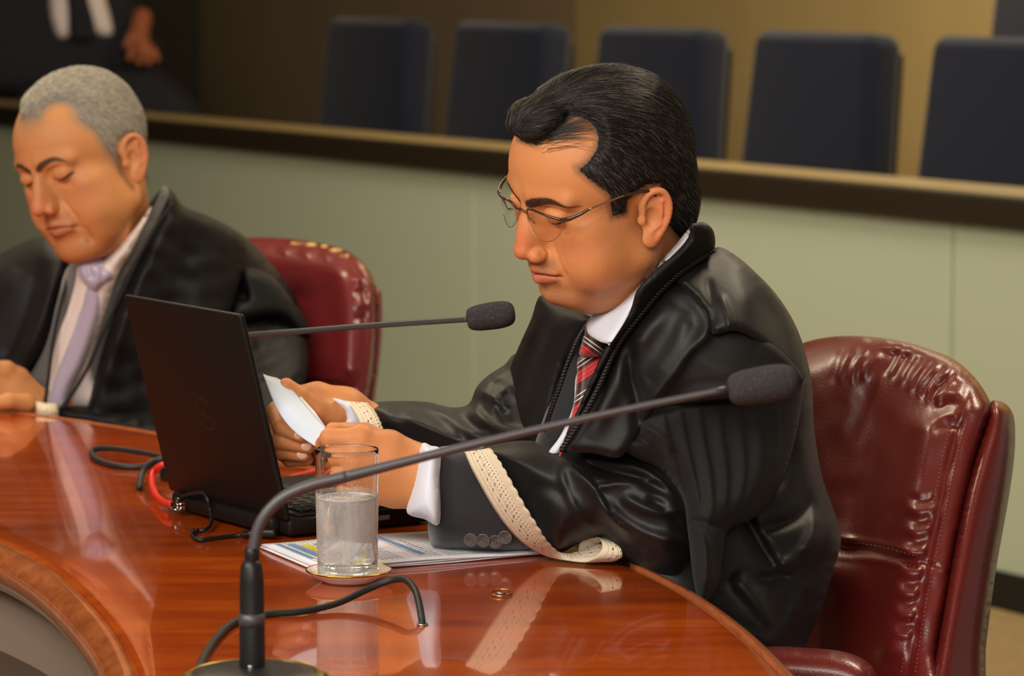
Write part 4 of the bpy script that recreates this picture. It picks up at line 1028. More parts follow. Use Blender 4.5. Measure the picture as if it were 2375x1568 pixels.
# ================================================================== CLOTHES, HANDS, CHAIRS
from mathutils.bvhtree import BVHTree
def bvh(o):
    L = Vector((0,0,0)); p = o
    while p is not None: L += p.location; p = p.parent
    return BVHTree.FromPolygons([v.co+L for v in o.data.vertices], [tuple(q.vertices) for q in o.data.polygons])
def onsurf(tr, px, py, lift=0.001, default=3.5):
    C0 = Vector((0,0,CAMZ)); d = (W(px, py, 1.0)-C0).normalized(); h = tr.ray_cast(C0, d)
    if h[0] is None: return W(px, py, default)
    return h[0]-d*lift
def seam(name, o, pts, r, mt, parent, step=6, lift=0.0008, dashed=False, default=3.5):
    tr = bvh(o); P = resample(crom([(a, b) for a, b in pts], 8), step); Q = [onsurf(tr, a, b, lift, default) for a, b in P]
    if not dashed: return tube(name, Q, r, mt, parent, 6, 1)
    vf = []
    for k in range(0, len(Q)-1, 2): vf.append(tube_data([Q[k], Q[k]*0.4+Q[k+1]*0.6], r, 5))
    V, F = merge(*vf); return mesh(name, V, F, mt, parent)
def rope(name, pts, r, mt, parent, twist=0.011):
    P = resample(crom([tuple(p) for p in pts], 10), 0.0012); t = np.gradient(P, axis=0); t /= np.linalg.norm(t, axis=1)[:, None]
    up = np.array([0, 1.0, 0.2]); a = np.cross(t, up); a /= np.linalg.norm(a, axis=1)[:, None]; b = np.cross(t, a); s = np.arange(len(P))*0.0012; vf = []
    for k in range(3):
        an = s/twist*2*math.pi+2*math.pi*k/3; Q = P+(a*np.cos(an)[:, None]+b*np.sin(an)[:, None])*r*0.55
        vf.append(tube_data([Vector(q) for q in Q], r*0.58, 7))
    V, F = merge(*vf); return mesh(name, V, F, mt, parent)
def joinbody(o, V, F):
    """adds further skin surfaces (neck base, arms, hands) to a body mesh"""
    L = o.location+(o.parent.location if o.parent else Vector())
    me = o.data; n0 = len(me.vertices); co = np.empty(n0*3, np.float32); me.vertices.foreach_get('co', co); co = co.reshape(-1, 3)
    fc = np.empty(len(me.loops), np.int32); me.loops.foreach_get('vertex_index', fc); fc = fc.reshape(-1, 4)
    at = {a.name: a for a in me.attributes if a.domain == 'POINT' and a.data_type == 'FLOAT'}; vals = {}
    for k, a in at.items():
        v = np.empty(n0, np.float32); a.data.foreach_get('value', v); vals[k] = np.r_[v, np.zeros(len(V), np.float32)]
    co2 = np.vstack([co, np.asarray(V)-np.array(L)]); f2 = np.vstack([fc, np.asarray(F)+n0])
    m2 = bpy.data.meshes.new('body'); m2.vertices.add(len(co2)); m2.vertices.foreach_set('co', co2.astype(np.float32).ravel())
    m2.loops.add(f2.size); m2.loops.foreach_set('vertex_index', f2.astype(np.int32).ravel()); m2.polygons.add(len(f2))
    m2.polygons.foreach_set('loop_start', np.arange(0, f2.size, 4, dtype=np.int32)); m2.polygons.foreach_set('loop_total', np.full(len(f2), 4, np.int32)); m2.update(calc_edges=True)
    m2.polygons.foreach_set('use_smooth', [True]*len(m2.polygons))
    for k, v in vals.items(): m2.attributes.new(k, 'FLOAT', 'POINT').data.foreach_set('value', v)
    m2.materials.append(me.materials[0]); o.data = m2
def chain(d, P, pts, k):
    for a, b in zip(pts[:-1], pts[1:]): d = smin(d, s_cone(P, W(*a[:3]), W(*b[:3]), a[3]/1000, b[3]/1000), k)
    return d
def hand_mesh(palm, fingers, kp=0.012, kf=0.005, h=0.0016, knuck=()):
    pts = [p for c in palm+fingers for p in c]; X = np.array([W(*p[:3]) for p in pts]); lo = X.min(0)-0.045; hi = X.max(0)+0.045
    def f(P):
        d = None
        for c in palm:
            e = None
            for a, b in zip(c[:-1], c[1:]):
                q = s_cone(P, W(*a[:3]), W(*b[:3]), a[3]/1000, b[3]/1000); e = q if e is None else smin(e, q, 0.004)
            d = e if d is None else smin(d, e, kp)
        fs = None
        for c in fingers:
            e = None
            for a, b in zip(c[:-1], c[1:]):
                q = s_cone(P, W(*a[:3]), W(*b[:3]), a[3]/1000, b[3]/1000); e = q if e is None else smin(e, q, 0.0035)
            fs = e if fs is None else smin(fs, e, 0.0012)
        d = smin(d, fs, kf)
        for a in knuck: d = smin(d, s_ell(P, np.array(W(*a[:3])), (a[3]/1000,)*3), 0.006)
        return d
    V, F = surface_net(f, lo, hi, h); return relax(V, F, 2, 0.4), F

# ---- lace
m = bpy.data.materials.new('cream_lace'); m.use_nodes = True; t = NT(m); b_ = t.b; b_.inputs['Base Color'].default_value = srgb(226, 210, 182); b_.inputs['Roughness'].default_value = 0.9
uvn = t.n('ShaderNodeTexCoord'); sx = t.n('ShaderNodeSeparateXYZ'); t.l(uvn.outputs['UV'], sx.inputs[0]); U_, V_ = sx.outputs[0], sx.outputs[1]
def dots(pu, pv, r, v0, v1, ou=0.0, slant=0.0):
    uu = t.math('ADD', U_, t.math('MULTIPLY', V_, slant)); fu = t.math('SUBTRACT', t.math('FRACT', t.math('ADD', t.math('DIVIDE', uu, pu), ou)), 0.5)
    fv = t.math('SUBTRACT', t.math('FRACT', t.math('DIVIDE', V_, pv)), 0.5)
    d2 = t.math('ADD', t.math('POWER', t.math('MULTIPLY', fu, pu/r), 2), t.math('POWER', t.math('MULTIPLY', fv, pv/r), 2))
    i = t.math('LESS_THAN', d2, 1.0); return t.math('MULTIPLY', i, t.math('MULTIPLY', t.math('GREATER_THAN', V_, v0), t.math('LESS_THAN', V_, v1)))
m_ = dots(0.0042, 0.0040, 0.00085, 0.018, 0.026, 0.0, 0.4)
m_ = t.math('MAXIMUM', m_, dots(0.0125, 0.0046, 0.0012, 0.009, 0.0185, 0.3, 0.9))
m_ = t.math('MAXIMUM', m_, dots(0.0021, 0.0046, 0.00045, 0.006, 0.020, 0.1, -0.3))
m_ = t.math('MAXIMUM', m_, dots(0.0016, 0.0018, 0.00035, 0.0262, 0.040))
m_ = t.math('MAXIMUM', m_, dots(0.0016, 0.0018, 0.0003, -0.002, 0.0012))
mx = t.n('ShaderNodeMixShader'); tr_ = t.n('ShaderNodeBsdfTransparent'); out = [n for n in t.t.nodes if n.type == 'OUTPUT_MATERIAL'][0]
t.l(m_, mx.inputs[0]); t.l(b_.outputs[0], mx.inputs[1]); t.l(tr_.outputs[0], mx.inputs[2]); t.l(mx.outputs[0], out.inputs[0])
t.bump(t.noise(t.coord('Object'), 700, 2, 0.7), 0.6, 0.0008); M['lace'] = m

# ================================================================== MAN 1
# hands: near (left) hand closed on the sheet, far (right) hand under it
DN = 3.545
near = hand_mesh([[(1060,1112,DN+0.02,22),(985,1104,DN+0.01,27)], [(985,1080,DN+0.01,19),(900,1040,DN,19),(842,1022,DN-0.01,13.5)], [(985,1100,DN+0.01,23),(905,1075,DN-0.004,18),(826,1062,DN-0.013,14)],
    [(985,1120,DN+0.01,23),(905,1105,DN,18),(828,1102,DN-0.010,13.5)], [(985,1136,DN+0.015,20),(915,1140,DN+0.006,17),(845,1138,DN-0.002,12.5)]],
    [[(842,1020,DN-0.010,12.5),(765,1016,DN-0.008,10.0),(752,1030,DN+0.016,8.6),(772,1036,DN+0.032,8)], [(826,1060,DN-0.012,12),(768,1060,DN-0.004,9.6),(764,1070,DN+0.022,8.6),(790,1074,DN+0.034,8)],
     [(828,1100,DN-0.010,11.5),(776,1100,DN-0.002,9.4),(774,1108,DN+0.022,8.4),(798,1108,DN+0.034,8)], [(845,1136,DN-0.002,10.5),(795,1136,DN+0.004,8.4),(797,1140,DN+0.024,7.4),(818,1138,DN+0.034,7)],
     [(915,1040,DN+0.035,15),(845,1008,DN+0.030,12),(800,1002,DN+0.022,9.6),(772,998,DN+0.010,8.4)]], knuck=[(838,1008,DN-0.012,10.5)])
joinbody(b1, *near)
DF = 3.70
far = hand_mesh([[(850,972,DF+0.012,20),(800,958,DF+0.008,25)], [(800,945,DF,20),(735,925,DF,18),(672,925,DF+0.006,13)], [(800,960,DF+0.005,22),(730,962,DF+0.006,18),(664,962,DF+0.012,13)], [(800,972,DF+0.01,22),(740,995,DF+0.012,17),(668,1000,DF+0.018,12.5)], [(800,980,DF+0.012,20),(745,1018,DF+0.016,15),(684,1030,DF+0.02,11.5)]],
    [[(672,925,DF+0.004,12),(640,955,DF-0.016,10),(652,990,DF-0.05,9),(700,1010,DF-0.062,8.2)], [(664,962,DF+0.01,12),(628,985,DF-0.012,10),(645,1022,DF-0.045,9),(715,1034,DF-0.054,8.4)],
     [(668,1000,DF+0.016,11.5),(636,1022,DF-0.006,9.6),(650,1046,DF-0.036,8.6),(704,1054,DF-0.044,8)], [(684,1030,DF+0.018,10.5),(655,1050,DF,8.6),(672,1066,DF-0.02,7.6),(712,1066,DF-0.03,7)],
     [(775,962,DF-0.02,17),(735,950,DF-0.032,13.5),(694,918,DF-0.042,10),(664,895,DF-0.048,8.6)]])
joinbody(b1, *far)
M['nail'] = mat('fingernail', srgb(232, 182, 160), 0.25)
def nail(c, par, sx=0.0055, sz=0.0045):
    V = []; F = []; n = 16
    V.append(c+Vector((0,-0.0010,0)))
    for k in range(n): a = 2*math.pi*k/n; V.append(c+Vector((math.cos(a)*sx, 0.0012*abs(math.sin(a)), math.sin(a)*sz)))
    for k in range(n): F.append((0, 1+k, 1+(k+1) % n))
    return mesh('fingernail', V, F, M['nail'], par)
t1 = bvh(b1)
for a in ((694,1010), (710,1036), (700,1055)): nail(onsurf(t1, *a, 0.0004), b1)
# hidden trunk and arms so that the body is whole
def core(o, parts, h=0.012):
    X = np.array([W(*p[:3]) for c in parts for p in c]); lo = X.min(0)-0.2; hi = X.max(0)+0.2
    def f(P):
        d = None
        for c in parts:
            for a, b in zip(c[:-1], c[1:]):
                q = s_cone(P, W(*a[:3]), W(*b[:3]), a[3]/1000, b[3]/1000); d = q if d is None else smin(d, q, 0.03)
        return d
    V, F = surface_net(f, lo, hi, h); joinbody(o, relax(V, F, 1, 0.3), F)
core(b1, [[(1510,690,3.52,44),(1560,900,3.62,85),(1640,1250,3.62,105)], [(1560,830,3.60,60),(1660,880,3.53,40),(1590,1200,3.50,34),(1150,1125,DN+0.02,24)], [(1480,820,3.66,60),(1330,900,3.74,36),(1200,990,3.70,20),(1020,992,DF,14),(880,978,DF+0.01,16)], [(1640,1250,3.62,95),(1400,1640,3.55,70),(1050,1700,3.70,60)]])

# held sheet
V = []; A_ = np.array([W(610,868,3.640), W(668,893,3.655), W(760,1000,3.590), W(736,1038,3.572)])
pr = empty('paper_sheet', tuple(A_.mean(0)), 'folded white sheet held up in both hands of the man with glasses', 'paper')
n = 14; V = []; UVv = []
for i in range(n+1):
    for j in range(n+1):
        u_, v2 = i/n, j/n; p = (A_[0]*(1-u_)+A_[1]*u_)*(1-v2)+(A_[3]*(1-u_)+A_[2]*u_)*v2
        p = p+np.array([-0.006*math.sin(math.pi*v2)*(1-u_), -0.008*math.sin(math.pi*u_)*math.sin(math.pi*v2), -0.010*math.sin(math.pi*v2)*(1-u_)]); V.append(p)
F = [(i*(n+1)+j, (i+1)*(n+1)+j, (i+1)*(n+1)+j+1, i*(n+1)+j+1) for i in range(n) for j in range(n)]
o = mesh('sheet', V, F, M['paper_held'], pr); o.modifiers.new('t', 'SOLIDIFY').thickness = 0.0006
V = []; B_ = [W(612,869,3.652), W(672,892,3.668), W(762,1000,3.602), W(700,930,3.640)]
o = mesh('folded_back_sheet', [W(612,869,3.645), W(640,876,3.655), W(674,893,3.662), W(730,955,3.630), W(762,1000,3.597), W(742,1010,3.60), W(690,945,3.64), W(650,900,3.66)],
         [(0,1,7), (1,2,6,7), (2,3,6), (3,4,5,6)], M['paper'], pr); o.modifiers.new('t', 'SOLIDIFY').thickness = 0.0006

S = M['satin']; SS = M['satin_sleeve']
torso = pillow('robe_back', [(1606,520),(1650,528),(1660,582),(1712,600),(1792,672),(1850,765),(1882,880),(1888,990),(1908,1110),(1950,1240),(1930,1330),(1900,1425),(1868,1500),(1840,1640),(1540,1640),(1455,1480),(1385,1250),(1270,1000),(1250,800),(1330,700),(1480,600)],
    [(1500,560,3.62),(1610,540,3.60),(1800,800,3.60),(1300,1000,3.66),(1900,1300,3.62),(1500,1500,3.54),(1850,1500,3.60)], S, man1, 0.13, 0.13, 170, 9,
    folds=[([(1700,620),(1780,760),(1830,900)], 22, 0.008), ([(1905,1170),(1890,1240),(1850,1300),(1780,1330)], 20, 0.018), ([(1925,1180),(1945,1260),(1910,1330),(1850,1400)], 22, 0.016), ([(1880,1280),(1820,1330),(1740,1350)], 16, -0.012),
           ([(1720,1180),(1780,1290),(1830,1350)], 14, -0.012), ([(1700,1330),(1760,1400),(1800,1470)], 22, 0.014), ([(1860,1380),(1820,1460),(1760,1500)], 18, 0.014), ([(1640,1420),(1700,1450),(1780,1480)], 14, 0.010),
           ([(1840,940),(1830,1050),(1790,1150)], 18, -0.010), ([(1870,1000),(1880,1100),(1905,1180)], 18, 0.010), ([(1760,1230),(1850,1200),(1900,1120)], 14, -0.010)], wr=0.0)
# suit, shirt and tie
pillow('suit_jacket', [(1330,735),(1420,760),(1420,860),(1370,960),(1320,1060),(1240,1060),(1250,1000),(1285,900)], [(1340,760,3.54),(1300,1040,3.52)], M['suit'], man1, 0.02, 0.05, 50, 8)
pillow('shirt', [(1604,524),(1560,575),(1515,625),(1470,675),(1420,715),(1372,732),(1362,770),(1390,792),(1408,797),(1412,800),(1416,797),(1446,752),(1474,700),(1500,655),(1540,612),(1590,560)], [(1600,530,3.405),(1480,680,3.395),(1390,760,3.42)], M['shirt'], man1, 0.014, 0.05, 26, 6,
       folds=[([(1398,728),(1430,760)], 4, 0.001)])
pillow('shirt', [(1340,860),(1330,940),(1300,1010),(1272,1050),(1295,1056),(1330,1000),(1375,930),(1410,860),(1400,800)], [(1340,860,3.50),(1300,1040,3.48)], M['shirt'], man1, 0.014, 0.03, 30, 7)
m = mat('striped_tie', srgb(150, 20, 24), 0.42, sheen=0.3); t = NT(m); vv = t.coord('UV'); sp_ = t.n('ShaderNodeSeparateXYZ'); t.l(vv, sp_.inputs[0])
def tiemat(nm, ang):
    m = mat(nm, srgb(150, 20, 24), 0.42, sheen=0.3); t = NT(m); vv = t.coord('UV'); sp_ = t.n('ShaderNodeSeparateXYZ'); t.l(vv, sp_.inputs[0])
    s_ = t.math('ADD', t.math('MULTIPLY', sp_.outputs[0], math.cos(ang)*1000/62), t.math('MULTIPLY', sp_.outputs[1], math.sin(ang)*1000/62)); f_ = t.math('FRACT', s_)
    R_, Dk, Wh = srgb(206, 34, 34), srgb(58, 22, 22), srgb(226, 216, 200); Dr = srgb(110, 20, 22)
    x = t.n('ShaderNodeValToRGB'); x.color_ramp.interpolation = 'CONSTANT'; e = x.color_ramp.elements; e[0].position = 0; e[0].color = Dk; e[1].position = 0.30; e[1].color = Wh
    for p, c in ((0.335, Dk), (0.44, Wh), (0.475, Dk), (0.60, R_), (0.70, Dr), (0.73, R_), (0.84, Dr), (0.87, R_), (0.95, Dk)): q_ = e.new(p); q_.color = c
    t.l(f_, x.inputs[0]); t.l(x.outputs[0], t.b.inputs['Base Color']); t.bump(t.noise(t.coord('Object'), 1200, 1), 0.3, 0.0004); return m
M['tie_knot'] = tiemat('striped_tie_knot', 2.2); M['tie_tail'] = tiemat('striped_tie', 0.98)
tie = pillow('necktie', [(1345,826),(1400,822),(1408,850),(1390,890),(1370,930),(1340,985),(1305,1050),(1296,1052),(1320,985),(1334,920),(1338,870)], [(1370,830,3.475),(1310,1040,3.45)], M['tie_tail'], man1, 0.010, 0.010, 18, 5)
pillow('knot', [(1370,738),(1390,734),(1402,768),(1414,798),(1398,824),(1370,828),(1344,824),(1350,790),(1358,756)], [(1380,780,3.462)], M['tie_knot'], tie, 0.016, 0.012, 26, 5)
# far robe front, far cord, far sleeve with lace and cuff
pillow('robe_front', [(1252,686),(1232,740),(1205,800),(1180,870),(1190,960),(1230,1030),(1265,1030),(1292,930),(1320,830),(1350,780),(1376,745),(1350,724),(1290,700)], [(1260,700,3.60),(1200,900,3.64),(1350,760,3.50),(1260,1000,3.55)], M['matte_robe'], man1, 0.035, 0.06, 60, 8,
       folds=[([(1300,720),(1255,830),(1220,960)], 16, 0.008), ([(1340,760),(1290,860),(1255,980)], 12, 0.006), ([(1270,730),(1235,830),(1200,930)], 14, -0.008)])
rope('cord', [W(1368,745,3.47), W(1340,790,3.455), W(1318,840,3.45), W(1300,890,3.45), W(1282,940,3.46), W(1262,1000,3.48)], 0.0026, M['cord'], man1)
fs = pillow('far_sleeve', [(1200,820),(1170,846),(1130,872),(1104,900),(1088,936),(1050,945),(990,932),(920,930),(868,934),(850,945),(868,975),(880,1000),(950,1030),(1060,1060),(1200,1060),(1290,1040),(1290,960),(1260,860)],
    [(1200,900,3.68),(880,965,3.72),(1000,990,3.70),(1250,1030,3.62)], SS, man1, 0.055, 0.055, 70, 7,
    folds=[([(1180,860),(1130,900),(1110,950),(1150,990)], 14, 0.006, 's'), ([(1190,890),(1150,930),(1160,980),(1220,1000)], 13, 0.005, 's'), ([(1090,940),(1120,975),(1180,1000),(1240,1000)], 13, 0.006), ([(1050,948),(1090,985),(1150,1015)], 13, -0.006),
           ([(1000,940),(1050,975),(1110,1010),(1190,1030)], 15, 0.007), ([(900,940),(980,955),(1060,990)], 15, -0.006), ([(930,960),(1010,1000),(1090,1035)], 12, 0.008), ([(1130,880),(1170,900),(1200,930)], 12, -0.004), ([(1110,905),(1150,925),(1180,955)], 9, 0.008)], wr=0.0)
pillow('shirt_cuff', [(772,924),(800,930),(832,940),(850,965),(848,995),(800,992),(802,970),(795,948)], [(800,950,3.672),(840,970,3.68)], M['shirt'], man1, 0.012, 0.05, 24, 5)
Wv = lambda l: [W(*p) for p in l]
ribbon('lace_trim', Wv([(800,930,3.680),(818,950,3.655),(832,975,3.642),(840,998,3.640)]), Wv([(850,934,3.668),(868,955,3.650),(880,978,3.640),(888,1000,3.638)]), M['lace'], man1, 40, 8, 0.0012, 0.05, 8, None, 6, 0.004)
# near robe panel and band
nf = pillow('robe_front', [(1656,572),(1600,606),(1540,655),(1490,715),(1446,770),(1402,840),(1370,910),(1330,1000),(1310,1044),(1380,1052),(1440,1060),(1480,1000),(1520,940),(1570,880),(1610,820),(1660,785),(1690,720),(1690,640)],
    [(1640,590,3.445),(1500,750,3.40),(1360,1020,3.405),(1640,780,3.375),(1560,680,3.40),(1480,1000,3.40)], S, man1, 0.012, 0.08, 22, 6,
    folds=[([(1570,650),(1620,700),(1645,760),(1600,830),(1540,900),(1490,980)], 16, 0.012, 's'), ([(1470,790),(1460,860),(1480,930),(1480,1010)], 16, -0.012), ([(1560,700),(1480,800),(1410,930),(1370,1020)], 22, 0.008), ([(1600,720),(1570,800),(1510,880)], 20, 0.006)])
pillow('robe_yoke', [(1655,575),(1700,588),(1760,640),(1820,720),(1860,810),(1866,880),(1820,850),(1770,800),(1710,768),(1665,775),(1650,770),(1640,730),(1610,690),(1570,650),(1600,625)],
    [(1650,590,3.44),(1760,680,3.41),(1850,850,3.48),(1660,760,3.362),(1750,770,3.375),(1810,730,3.46)], S, man1, 0.012, 0.08, 22, 6, folds=[([(1720,620),(1790,720),(1830,820)], 22, -0.006), ([(1670,680),(1690,740),(1690,775)], 8, 0.005), ([(1640,640),(1650,700),(1660,760)], 10, -0.004)])
bd = pillow('robe_collar_band', [(1604,519),(1650,527),(1657,578),(1620,605),(1560,650),(1520,690),(1486,735),(1440,790),(1412,845),(1380,910),(1350,970),(1320,1040),(1300,1044),(1335,960),(1370,880),(1400,815),(1432,770),(1462,720),(1478,672),(1520,625),(1570,585),(1598,550)],
    [(1625,550,3.39),(1540,640,3.375),(1430,800,3.39),(1310,1040,3.41)], M['matte_robe'], man1, 0.012, 0.04, 20, 5, folds=[([(1625,545),(1560,610),(1500,670)], 6, 0.003), ([(1640,560),(1560,630)], 5, -0.002)])
tb = bvh(bd)
rope('cord', [onsurf(tb, a, b, 0.002, 3.40) for a, b in ((1654,580),(1620,603),(1575,635),(1535,672),(1500,712),(1468,752))]+[W(a, b, 3.385) for a, b in ((1438,793),(1412,843),(1392,890),(1365,945),(1335,995),(1302,1046))], 0.0030, M['cord'], man1)
# near sleeve: pleated upper part and forearm
up = pillow('near_sleeve', [(1652,772),(1700,766),(1770,796),(1830,845),(1862,880),(1856,960),(1836,1050),(1808,1130),(1750,1200),(1690,1228),(1676,1290),(1668,1350),(1645,1390),(1622,1398),(1606,1330),(1596,1240),(1580,1150),(1530,1090),(1470,1060),(1440,1035),(1466,1000),(1470,970),(1530,900),(1575,850),(1612,800)],
    [(1660,800,3.425),(1840,900,3.50),(1520,1000,3.44),(1650,1300,3.42),(1800,1100,3.48)], M['pleat'], man1, 0.050, 0.09, 80, 5,
    folds=[([(1535,930),(1550,1010),(1575,1100),(1600,1190)], 14, 0.0045, 's'), ([(1575,925),(1590,1010),(1612,1110),(1628,1200)], 14, 0.0045, 's'), ([(1620,920),(1632,1010),(1650,1110),(1655,1205)], 14, 0.0045, 's'), ([(1665,918),(1676,1010),(1688,1110),(1680,1210)], 14, 0.0045, 's'),
           ([(1710,920),(1722,1010),(1728,1100),(1704,1205)], 14, 0.0045, 's'), ([(1755,925),(1766,1010),(1764,1090),(1725,1190)], 14, 0.0045, 's'), ([(1800,930),(1808,1010),(1795,1090)], 14, 0.0045, 's'),
           ([(1470,966),(1560,945),(1650,928),(1750,922),(1840,930)], 9, -0.008), ([(1590,1206),(1630,1212),(1680,1228)], 7, -0.008), ([(1630,1230),(1640,1300),(1635,1380)], 10, 0.008, 's'), ([(1655,1230),(1662,1300),(1650,1360)], 9, 0.007, 's'),
           ([(1480,985),(1530,1010),(1560,1050)], 9, 0.007), ([(1470,1010),(1520,1040),(1560,1085)], 9, -0.007), ([(1700,800),(1760,850),(1800,890)], 14, 0.004)], wr=0)
pillow('sleeve_cap', [(1662,772),(1720,767),(1790,798),(1842,845),(1864,884),(1800,900),(1740,918),(1640,928),(1540,944),(1470,966),(1490,940),(1530,890),(1575,845),(1612,800)],
    [(1660,800,3.372),(1840,870,3.445),(1520,930,3.405),(1700,900,3.362),(1760,820,3.385)], M['pleat'], man1, 0.008, 0.03, 14, 5, folds=[([(1600,830),(1700,860),(1800,870)], 18, 0.003), ([(1540,920),(1620,890),(1700,890)], 12, -0.003)])
fa = pillow('near_sleeve', [(1098,1046),(1150,1030),(1210,1022),(1275,1028),(1330,1042),(1400,1042),(1470,1050),(1540,1085),(1590,1140),(1612,1200),(1608,1280),(1580,1345),(1520,1345),(1470,1312),(1440,1296),(1400,1250),(1350,1256),(1300,1282),(1262,1262),(1225,1195),(1185,1130),(1140,1075)],
    [(1130,1060,3.535),(1300,1200,3.50),(1560,1200,3.47),(1250,1050,3.52),(1450,1300,3.50)], SS, man1, 0.060, 0.05, 95, 6,
    folds=[([(1280,1032),(1330,1080),(1380,1130),(1420,1200),(1470,1240)], 13, 0.009, 's'), ([(1340,1042),(1420,1052),(1500,1080),(1570,1140)], 18, 0.010), ([(1330,1060),(1400,1090),(1480,1110),(1560,1150)], 14, -0.009), ([(1370,1130),(1440,1118),(1520,1110)], 7, 0.005, 's'),
           ([(1390,1160),(1460,1220),(1530,1250),(1590,1250)], 16, 0.010), ([(1400,1200),(1450,1260),(1500,1290)], 12, -0.008), ([(1500,1150),(1560,1200),(1600,1260)], 13, -0.008), ([(1300,1060),(1310,1130),(1350,1200),(1400,1240)], 10, 0.004),
           ([(1190,1150),(1260,1130),(1330,1160)], 18, -0.004), ([(1440,1150),(1500,1180),(1580,1190)], 13, 0.008)], wr=0.0)
pillow('jacket_sleeve', [(1012,1042),(1060,1036),(1120,1034),(1180,1070),(1230,1150),(1270,1220),(1262,1262),(1200,1276),(1100,1275),(1012,1272),(996,1250),(992,1210),(1004,1180),(1008,1110)], [(1020,1150,3.545),(1200,1150,3.535)], M['suit'], man1, 0.040, 0.04, 75, 7)
cuff = pillow('shirt_cuff', [(978,1030),(1000,1034),(1022,1044),(1020,1110),(1020,1214),(984,1204),(944,1190),(952,1150),(966,1090)], [(985,1040,3.53),(1018,1120,3.512),(960,1180,3.53)], M['shirt'], man1, 0.034, 0.05, 42, 5)
jk = [o for o in bpy.data.objects if o.name.startswith('jacket_sleeve')][0]; tj = bvh(jk)
M['button'] = mat('grey_horn_button', srgb(78, 72, 72), 0.3, coat=0.4)
M['hole'] = mat('dark_hole', srgb(18, 16, 16), 0.7)
for bx_, by_ in ((1172,1246), (1149,1256), (1121,1253), (1092,1252)):
    c = onsurf(tj, bx_, by_, 0.0030, 3.51); ax = (W(bx_, by_, 1)-Vector((0,0,CAMZ))).normalized()*-1; ax = (ax+Vector((-0.15, 0, -0.35))).normalized()
    bt = lathe('button', [(0, 0.0), (0.0058, 0.0), (0.0070, 0.0006), (0.0075, 0.0014), (0.0073, 0.0022), (0.0066, 0.0026), (0.0056, 0.0020), (0, 0.0018)], c-ax*0.0010, M['button'], man1, 28, axis=ax)
    for dx in (-0.0011, 0.0011):
        for dz in (-0.0012, 0.0012): lathe('hole', [(0, 0), (0.0006, 0), (0.0006, 0.0003), (0, 0.0003)], c+ax*0.0010+Vector((dx, 0, dz)), M['hole'], bt, 8, axis=ax)
tf_ = bvh(fa)
ribbon('lace_trim', Wv([(1078,1048,3.505),(1094,1085,3.490),(1118,1130,3.482),(1146,1178,3.480),(1180,1225,3.484),(1218,1262,3.492),(1264,1288,3.500),(1318,1301,3.485)]),
    Wv([(1136,1040,3.488),(1160,1075,3.462),(1188,1125,3.448),(1218,1178,3.446),(1246,1222,3.452),(1268,1256,3.466),(1300,1282,3.488),(1345,1284,3.490)]), M['lace'], man1, 120, 10, 0.0014, 0.05, 15, None, 6, 0.003)
ribbon('lace_trim', Wv([(1296,1296,3.492),(1330,1302,3.482),(1360,1304,3.476),(1400,1302,3.474),(1434,1294,3.474)]), Wv([(1322,1284,3.49),(1348,1278,3.49),(1372,1268,3.492),(1396,1262,3.494),(1424,1262,3.49)]), M['lace'], man1, 50, 8, 0.0012, 0.04, 6)
ribbon('lace_trim', Wv([(1342,1284,3.495),(1344,1262,3.498),(1358,1250,3.498),(1384,1247,3.490)]), Wv([(1360,1294,3.495),(1366,1274,3.500),(1380,1264,3.500),(1394,1256,3.492)]), M['lace'], man1, 30, 6, 0.0012)
ribbon('lace_trim', Wv([(1382,1246,3.488),(1394,1254,3.470),(1396,1274,3.462),(1380,1292,3.464),(1358,1303,3.472)]), Wv([(1410,1250,3.484),(1432,1266,3.464),(1442,1280,3.458),(1438,1294,3.462),(1420,1302,3.472)]), M['lace'], man1, 50, 8, 0.0014, 0.04, 5)
# trousers below the table edge
M['trouser'] = M['suit']
pillow('trousers', [(1350,1640),(1560,1580),(1760,1520),(1860,1620),(1840,1760),(1500,1760),(1200,1900),(1000,1880),(1000,1780),(1200,1700)], [(1700,1600,3.55),(1100,1800,3.75)], M['trouser'], man1, 0.09, 0.09, 90, 18)
lg = [W(1080,1800,3.74)]; g1 = lg[0]
tube('trousers', [g1, g1+Vector((-0.02,0,-0.2)), Vector((g1.x-0.02, g1.y, 0.10))], [0.075,0.065,0.055], M['trouser'], man1, 16); tube('trousers', [g1+Vector((0.05,-0.14,0.0)), g1+Vector((0.03,-0.14,-0.2)), Vector((g1.x+0.03, g1.y-0.14, 0.10))], [0.075,0.065,0.055], M['trouser'], man1, 16)
for dy in (0, -0.14):
    bm = bmesh.new(); box(bm, (g1.x-0.07, g1.y+dy, 0.05), (0.28, 0.10, 0.09), None, 0.035, 4); bmobj('shoe', bm, M['black'], man1)

# ================================================================== CHAIR OF MAN 1
def add_pedestal(root, cx, cy, zs, mt_seat):
    bm = bmesh.new(); box(bm, (cx, cy, zs-0.06), (0.52, 0.50, 0.12), None, 0.05, 5); bmobj('seat', bm, mt_seat, root)
    lathe('gas_column', [(0, 0.10), (0.03, 0.10), (0.03, zs-0.13), (0, zs-0.13)], (cx, cy, 0), M['black'], root, 24)
    for k in range(5):
        a = 2*math.pi*k/5+0.3; p = Vector((cx+math.cos(a)*0.30, cy+math.sin(a)*0.30, 0.07)); tube('base_leg', [(cx, cy, 0.12), ((cx+p.x)/2, (cy+p.y)/2, 0.10), tuple(p)], [0.028,0.022,0.016], M['black'], root, 8, 2)
        lathe('castor', [(0, -0.012), (0.026, -0.012), (0.03, -0.006), (0.03, 0.006), (0.026, 0.012), (0, 0.012)], (p.x, p.y, 0.030), M['black'], root, 20, axis=(-math.sin(a), math.cos(a), 0))
ch1 = empty('leather_armchair', (0.62, 3.68, 0), 'oxblood leather armchair at the right, behind the man with glasses', 'chair', 'oxblood leather armchairs at the table')
